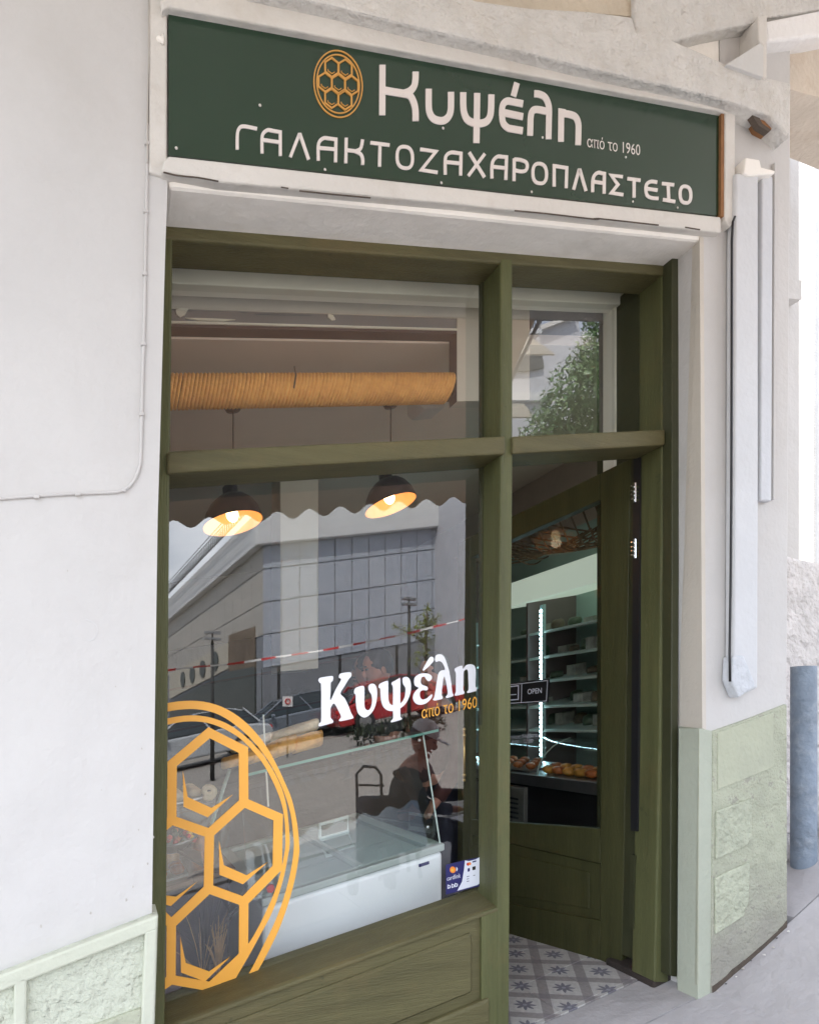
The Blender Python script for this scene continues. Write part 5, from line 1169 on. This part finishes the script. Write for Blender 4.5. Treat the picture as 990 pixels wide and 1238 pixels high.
for c in range(12): MB().box(X0 + .5 + c * 2.2, X0 + .6 + c * 2.2, YR - .2, YR - .02, -.1, vg).build('shop_mullion', 'rail', T)
# flank: cream band with oval windows, brown recess
A_ = Vector((cor.x, cor.y, 0)); B_ = Vector((cor.x + dirL.x, cor.y + dirL.y, 0))
def flank(pts, d0, d1, m, nm):
    fr = [mir(vplane(a, b, A_, B_)) + nm_ * d0 for a, b in pts]; return MB().prism(fr, [p - nm_ * (d0 - d1) for p in fr]).build(nm, m, T)
flank([(277, 768), (309, 757), (309, 812), (277, 815)], .02, -.01, mat('brown_recess', (.16, .12, .085), .8, .2, .8), 'recess')
flank([(206, 815), (277, 777), (277, 808), (206, 845)], .04, -.01, mat('cream_fascia', (.50, .46, .38), .7, .05, 1), 'fascia_band')
for cx_, cy_, rx, ry in [(222.8, 821.6, 2.6, 9.5), (234.3, 815.8, 3, 10), (246.8, 809, 3.4, 10.5), (262, 799.5, 4, 12)]:
    flank([(cx_ + rx * math.cos(a * .449), cy_ + ry * math.sin(a * .449)) for a in range(14)], .08, .03, 'shop_dark', 'oval_window')
flank([(206, 850), (277, 812), (309, 806), (309, 900), (206, 900)], .03, -.02, 'shop_dark', 'shop_window')
# railing on the flank cornice
mb = MB()
for k in range(int(LL / .16)):
    s = k * .16; mb.tube([lw(s, vtop, .6), lw(s + (.08 if k % 2 else -.08), vtop + .42, .6)], .014, 4, cap=False)
for h in (.02, .45, .6): mb.tube([lw(0, vtop + h, .6), lw(LL, vtop + h, .6)], .02, 4)
o = mb.build('roof_railing', 'rail', T)
T = thing('white_house', 'white house with sloping parapet, railing and awnings reflected in the pane above the door', 'house', mir(P(660, 900, 17)))
def mpp(pts, y0_, y1_): 
    fr = [mir(P(a, b, y0_)) for a, b in pts]; yb_ = 2 * YG - y1_
    return MB().prism(fr, [Vector((p.x, yb_, p.z)) for p in fr])
mpp([(600, 396), (655, 396), (698.5, 381), (703, 430), (703, 900), (600, 900)], 17, 22).build('house_wall', 'white_house', T)
mpp([(653, 393), (698, 377.5), (699, 381.5), (655, 398)], 16.8, 17.0).build('parapet', 'bright_wall', T)
mpp([(600, 397), (655, 397), (655, 403), (600, 403)], 16.6, 17.0).build('balcony_edge', 'cornice_out', T)
mpp([(600, 407), (641, 407), (671, 428), (600, 428)], 15.6, 15.7).build('house_awning', 'awning_light', T)
mpp([(608, 431), (655, 430), (658, 444), (640, 448), (608, 449)], 16.9, 16.98).build('window_opening', 'awning_grey', T)
mpp([(600, 474), (660, 474), (660, 484), (600, 484)], 16.8, 16.98).build('string_course', 'cornice_out', T)
mpp([(600, 488), (633, 488), (647, 504), (600, 504)], 15.9, 16.0).build('house_awning', 'awning_light', T)
mb = MB()
for k in range(34):
    px = 600 + k * 4; 
    if 655 < px < 702: continue
    base_ = 396 if px < 655 else 400
    mb.tube([mir(P(px, base_, 16.9)), mir(P(px + 2, base_ - 14, 16.9))], .02, 4); mb.tube([mir(P(px + 3, base_, 16.9)), mir(P(px + 1, base_ - 14, 16.9))], .012, 4)
mb.tube([mir(P(600, 382, 16.9)), mir(P(654, 382, 16.9))], .025, 4); mb.tube([mir(P(703, 384, 16.9)), mir(P(745, 384, 16.9))], .025, 4)
mb.build('roof_railing', 'rail', T)
mpp([(703, 400), (800, 400), (800, 900), (703, 900)], 19, 24).build('rear_wing', 'cornice_out', T)

# trees
def leaf_cloud(mb, cs, n, size, asp=2.4):
    for _ in range(n):
        c, r = random.choices(cs, weights=[q[1] ** 2.2 for q in cs])[0]
        d = Vector((random.gauss(0, 1), random.gauss(0, 1), random.gauss(0, 1))).normalized(); p = c + d * r * (random.random() ** .45)
        a = Vector((random.gauss(0, 1), random.gauss(0, 1), random.gauss(.1, .8))).normalized(); b = a.cross(d if abs(a.dot(d)) < .95 else Vector((0, 0, 1))).normalized()
        s = size * random.uniform(.6, 1.3); w_ = s / asp
        mb.add([p - a * s / 2, p + b * w_ / 2 + a * s * .05, p + a * s / 2 - Vector((0, 0, s * .15)), p - b * w_ / 2 + a * s * .05], [(0, 1, 2, 3)])
c = mir(P(735, 470, 6.2)); gx, gy = c.x, c.y
T = thing('street_tree', 'leafy green street tree reflected in the pane above the door', 'tree', S(gx, gy, -.1))
g = S(gx, gy, -.13); tr = MB(); tr.tube([g, g + Vector((.03, 0, 1.0)), Vector((gx - .02, gy, c.z - .7)), Vector((gx, gy, c.z + .5))], [.11, .09, .07, .03], 10)
cs = [(mir(P(px, py, Yv)), r) for px, py, Yv, r in [(735, 440, 6.2, .55), (700, 480, 6.0, .55), (720, 520, 6.4, .6), (672, 510, 6.1, .42), (690, 545, 6.2, .5), (728, 402, 6.3, .33), (652, 530, 6, .33), (640, 545, 6, .25), (760, 480, 6.5, .6), (715, 440, 6.2, .4), (738, 380, 6.3, .2)]]
for q, r in cs: tr.tube([Vector((gx, gy, q.z - .35)), q], [.035, .01], 6)
tr.build('trunk', 'bark', T, smooth=True)
mb = MB(); leaf_cloud(mb, cs, 9000, .10, 3.0); o = mb.build('crown', 'leaf', T, fix=False); o['kind'] = 'stuff'
c = mir(P(515, 765, 12)); T = thing('sapling', 'thin yellow green sapling reflected beside the lamp post above the window lettering', 'tree', S(c.x, c.y, -.1))
g = S(c.x, c.y, -.12); tr = MB(); tr.tube([g, Vector((c.x, c.y, c.z)), mir(P(517, 728, 12))], [.05, .03, .008], 8)
cs = [(mir(P(px, py, 12)), r) for px, py, r in [(517, 735, .12), (514, 748, .22), (522, 752, .18), (505, 762, .25), (515, 770, .25), (530, 745, .12), (488, 762, .16), (512, 790, .22), (500, 800, .15), (478, 757, .1)]]
for q, r in cs: tr.tube([Vector((c.x, c.y, q.z - .3)), q], [.018, .006], 5)
tr.build('trunk', 'bark', T, smooth=True); mb = MB(); leaf_cloud(mb, cs, 620, .07, 2); o = mb.build('crown', 'leaf_y', T, fix=False); o['kind'] = 'stuff'
# lamp posts
def lamppost(px, ytop, Yv, lab):
    q = mir(P(px, ytop, Yv)); T = thing('lamp_post', lab, 'lamp post', S(q.x, q.y, -.1), 'lamp posts along the street')
    g = S(q.x, q.y, -.12); MB().tube([g, q], [.05, .03], 10).build('post', 'rail', T, smooth=True)
    for s in (0, .13): MB().prism([q + Vector((-.17, -.08, .02 + s)), q + Vector((.17, -.08, .02 + s)), q + Vector((.17, .08, .02 + s)), q + Vector((-.17, .08, .02 + s))], [q + Vector((-.17, -.08, .07 + s)), q + Vector((.17, -.08, .07 + s)), q + Vector((.17, .08, .07 + s)), q + Vector((-.17, .08, .07 + s))]).build('lamp_head', 'steel', T)
    MB().tube([q, q + Vector((0, 0, .15))], .02, 6).build('bracket', 'rail', T)
lamppost(494.5, 733, 13, 'lamp post with twin flat heads reflected beside the yellow green sapling')
lamppost(257, 775, 13, 'lamp post reflected in front of the oval windows at the left')
# barrier tape
T = thing('barrier_tape', 'red and white barrier tape stretched across the street, reflected in the window', 'barrier tape', mir(P(400, 790, 9)))
tp_ = smoothpath([(190, 812), (240, 806), (277, 803), (331, 795), (400, 784.5), (480, 768.5), (520, 759), (566, 747), (640, 722)], 6)
pts = [mir(P(a, b, 9)) for a, b in tp_]; acc = 0; segs = [MB(), MB()]
L_ = 0
for i in range(len(pts) - 1):
    a, b = pts[i], pts[i + 1]; n_ = 4
    for j in range(n_):
        p, q = a.lerp(b, j / n_), a.lerp(b, (j + 1) / n_); tw = .9 * math.sin(L_ * 2.1); tw2 = .9 * math.sin((L_ + (q - p).length) * 2.1)
        w0 = Vector((0, math.sin(tw), math.cos(tw))) * .018; w1 = Vector((0, math.sin(tw2), math.cos(tw2))) * .018
        segs[int(L_ / .26) % 2].add([p - w0, q - w1, q + w1, p + w0], [(0, 1, 2, 3)]); L_ += (q - p).length
segs[0].build('red_stripe', 'tape_r', T, fix=False); segs[1].build('white_stripe', 'tape_w', T, fix=False)
q = mir(P(348, 848, 14)); T = thing('notice_board', 'small white notice board with a red ring, reflected left of the window lettering', 'sign', S(q.x, q.y, -.1))
MB().prism([q + Vector((-.12, 0, -.12)), q + Vector((.12, 0, -.12)), q + Vector((.12, 0, .12)), q + Vector((-.12, 0, .12))], [q + Vector((-.12, -.02, -.12)), q + Vector((.12, -.02, -.12)), q + Vector((.12, -.02, .12)), q + Vector((-.12, -.02, .12))]).build('board', 'tape_w', T)
MB().tube([q + Vector((.06 * math.cos(a * .52), .01, .06 * math.sin(a * .52))) for a in range(12)], .012, 6, True).build('red_ring', 'tape_r', T)
MB().tube([S(q.x, q.y - .03, -.1), q + Vector((0, -.03, .1))], .02, 6).build('post', 'rail', T)
# cars
def car(px, py, t, m, lab, flip=1):
    p = mir(Pt(px, py, t)); x, y = p.x, p.y; v = -.13
    T = thing('parked_car', lab, 'car', S(x, y, v), 'cars parked across the street')
    body = [(-2.05, .35), (-2.1, .55), (-2.0, .78), (-1.55, .88), (-1.25, .92), (1.0, .90), (1.75, .80), (2.05, .66), (2.1, .42), (2.0, .28), (-2.0, .26)]
    cab = [(-1.75, .88), (-1.35, 1.28), (-.9, 1.42), (-.1, 1.44), (.45, 1.32), (1.1, .90)]
    bx = lambda pts, w0, w1: ([S(x + a * flip, y - w0 * (1 if b_ < .95 else w1), v + b_) for a, b_ in pts], [S(x + a * flip, y + w0 * (1 if b_ < .95 else w1), v + b_) for a, b_ in pts])
    MB().prism(*bx(body, .85, 1)).build('car_body', m, T, bevel=.06, seg=3, smooth=False)
    MB().prism(*bx(cab, .80, .78)).build('car_cabin', 'car_glass', T, bevel=.05, seg=3)
    rf = [(-1.30, 1.31), (-.9, 1.435), (-.1, 1.455), (.40, 1.35), (.38, 1.31), (-.1, 1.42), (-.9, 1.40), (-1.25, 1.27)]
    MB().prism(*bx(rf, .78, .80)).build('car_roof', m, T, bevel=.01)
    for a, b_ in ((-1.72, -1.28), (-.45, -.1), (1.12, .42)):
        for s in (-1, 1): MB().tube([S(x + a * flip, y + s * .80, v + .9), S(x + b_ * flip, y + s * .63, v + 1.36)], .03, 6).build('pillar', m, T)
    for wx in (-1.3, 1.3):
        for s in (-1, 1):
            cpt = S(x + wx * flip, y + s * .80, v + .31)
            w_ = MB().tube([cpt - Vector((0, .1, 0)), cpt + Vector((0, .1, 0))], .31, 20).build('wheel', 'tyre', T)
            MB().tube([cpt - Vector((0, .108, 0)), cpt + Vector((0, .108, 0))], .19, 14).build('rim', 'steel', w_)
    for s in (-1, 1):
        MB().ball(S(x + 1.98 * flip, y + s * .62, v + .63), (.12, .16, .08), 8, 6).build('headlight', 'chrome', T, smooth=True)
        MB().ball(S(x - 2.02 * flip, y + s * .66, v + .68), (.08, .14, .09), 8, 6).build('tail_light', 'tape_r', T, smooth=True)
        MB().ball(S(x + .75 * flip, y + s * .93, v + .95), (.07, .09, .06), 8, 6).build('wing_mirror', m, T, smooth=True)
    return T
car(478, 878, 21, 'car_red', 'red car reflected behind the first letters of the window lettering', 1)
car(352, 893, 21, 'car_grey', 'grey blue car reflected right of the orange emblem', -1)
car(232, 915, 19, 'car_silver', 'silver car reflected behind the top of the orange emblem', -1)
# bushes between the cars
T = thing('hedge', 'dark green low hedge reflected under the red car', 'hedge', mir(Pt(480, 900, 16)))
cs = []
for px in range(432, 530, 8):
    q = mir(Pt(px, 890, 16)); cs.append((Vector((q.x, q.y, KX * q.x + .12 + random.uniform(-.03, .05))), .26))
mb = MB(); leaf_cloud(mb, cs, 1500, .10, 2); o = mb.build('foliage', 'leaf_dark', T, fix=False); o['kind'] = 'stuff'
mb = MB()
for q, r in cs: mb.tube([Vector((q.x, q.y, q.z - .25)), q], .012, 5)
mb.build('stems', 'bark', T)

# woman with a shopping trolley beside the photographer, reflected over the freezer
q = mir(Pt(484, 905, 4.9)); hz = q.z
hd = math.radians(35)
person('seated person in dark clothes and a white cap reflected over the freezer', q.x, q.y, (q.z - KX * q.x) - 1.03, hd, 'cloth_dark', 'cloth_dark', hat='cloth_white', headpitch=.5,
       pose={'pelvis': (0, 0, .47), 'belly': (.04, 0, .62), 'chest': (.08, 0, .80), 'collar': (.12, 0, .92), 'neck': (.14, 0, .97), 'skull': (.17, 0, 1.02),
             'shl': (.12, .17, .88), 'shr': (.12, -.17, .88), 'ell': (.18, .22, .66), 'elr': (.22, -.22, .68), 'wrl': (.36, .12, .62), 'wrr': (.42, -.1, .70), 'pal': (.42, .09, .62), 'par': (.48, -.06, .72),
             'hil': (.02, .09, .46), 'hir': (.02, -.09, .46), 'knl': (.44, .10, .46), 'knr': (.44, -.10, .46), 'anl': (.42, .10, .09), 'anr': (.42, -.10, .09), 'tol': (.58, .11, .03), 'tor': (.58, -.11, .03)})
sx_, sy_ = q.x, q.y; sv_ = (q.z - KX * q.x) - 1.03
T = thing('stool', 'plain dark stool under the seated person with the white cap', 'stool', S(sx_, sy_, sv_))
MB().lathe((sx_, sy_, sv_), [(0, .38), (.18, .38), (.18, .34), (0, .33)], 18).build('seat', 'black', T, smooth=True)
for k in range(4): a = .8 + k * math.pi / 2; MB().tube([S(sx_ + .12 * math.cos(a), sy_ + .12 * math.sin(a), sv_ + .34), S(sx_ + .17 * math.cos(a), sy_ + .17 * math.sin(a), sv_)], .014, 6).build('leg', 'black', T)
q = mir(Pt(449, 945, 4.7)); w_ = q
T = thing('shopping_trolley', 'dark two wheeled shopping trolley reflected left of the seated person', 'trolley', S(q.x, q.y, 0))
gz = KX * q.x
MB().tube([Vector((q.x - .09, q.y, gz + .1)), Vector((q.x - .09, q.y - .05, q.z + .05)), Vector((q.x - .02, q.y - .1, q.z + .10)), Vector((q.x + .07, q.y - .1, q.z + .09)), Vector((q.x + .09, q.y - .05, q.z + .04)), Vector((q.x + .09, q.y, gz + .1))], .011, 8).build('handle_frame', 'black', T, smooth=True)
MB().tube([Vector((q.x - .09, q.y, q.z - .02)), Vector((q.x + .09, q.y, q.z - .03))], .009, 6).build('cross_bar', 'black', T)
bg_ = MB(); bg_.prism([Vector((q.x - .13, q.y + .02, gz + .16)), Vector((q.x + .13, q.y + .02, gz + .16)), Vector((q.x + .12, q.y + .02, q.z - .09)), Vector((q.x - .12, q.y + .02, q.z - .09))], [Vector((q.x - .13, q.y + .22, gz + .16)), Vector((q.x + .13, q.y + .22, gz + .16)), Vector((q.x + .12, q.y + .18, q.z - .09)), Vector((q.x - .12, q.y + .18, q.z - .09))]).build('bag', 'cloth_dark', T, bevel=.03)
for s in (-1, 1): MB().tube([Vector((q.x + s * .12, q.y, gz + .08)), Vector((q.x + s * .15, q.y, gz + .08))], .08, 16).build('wheel', 'tyre', T)
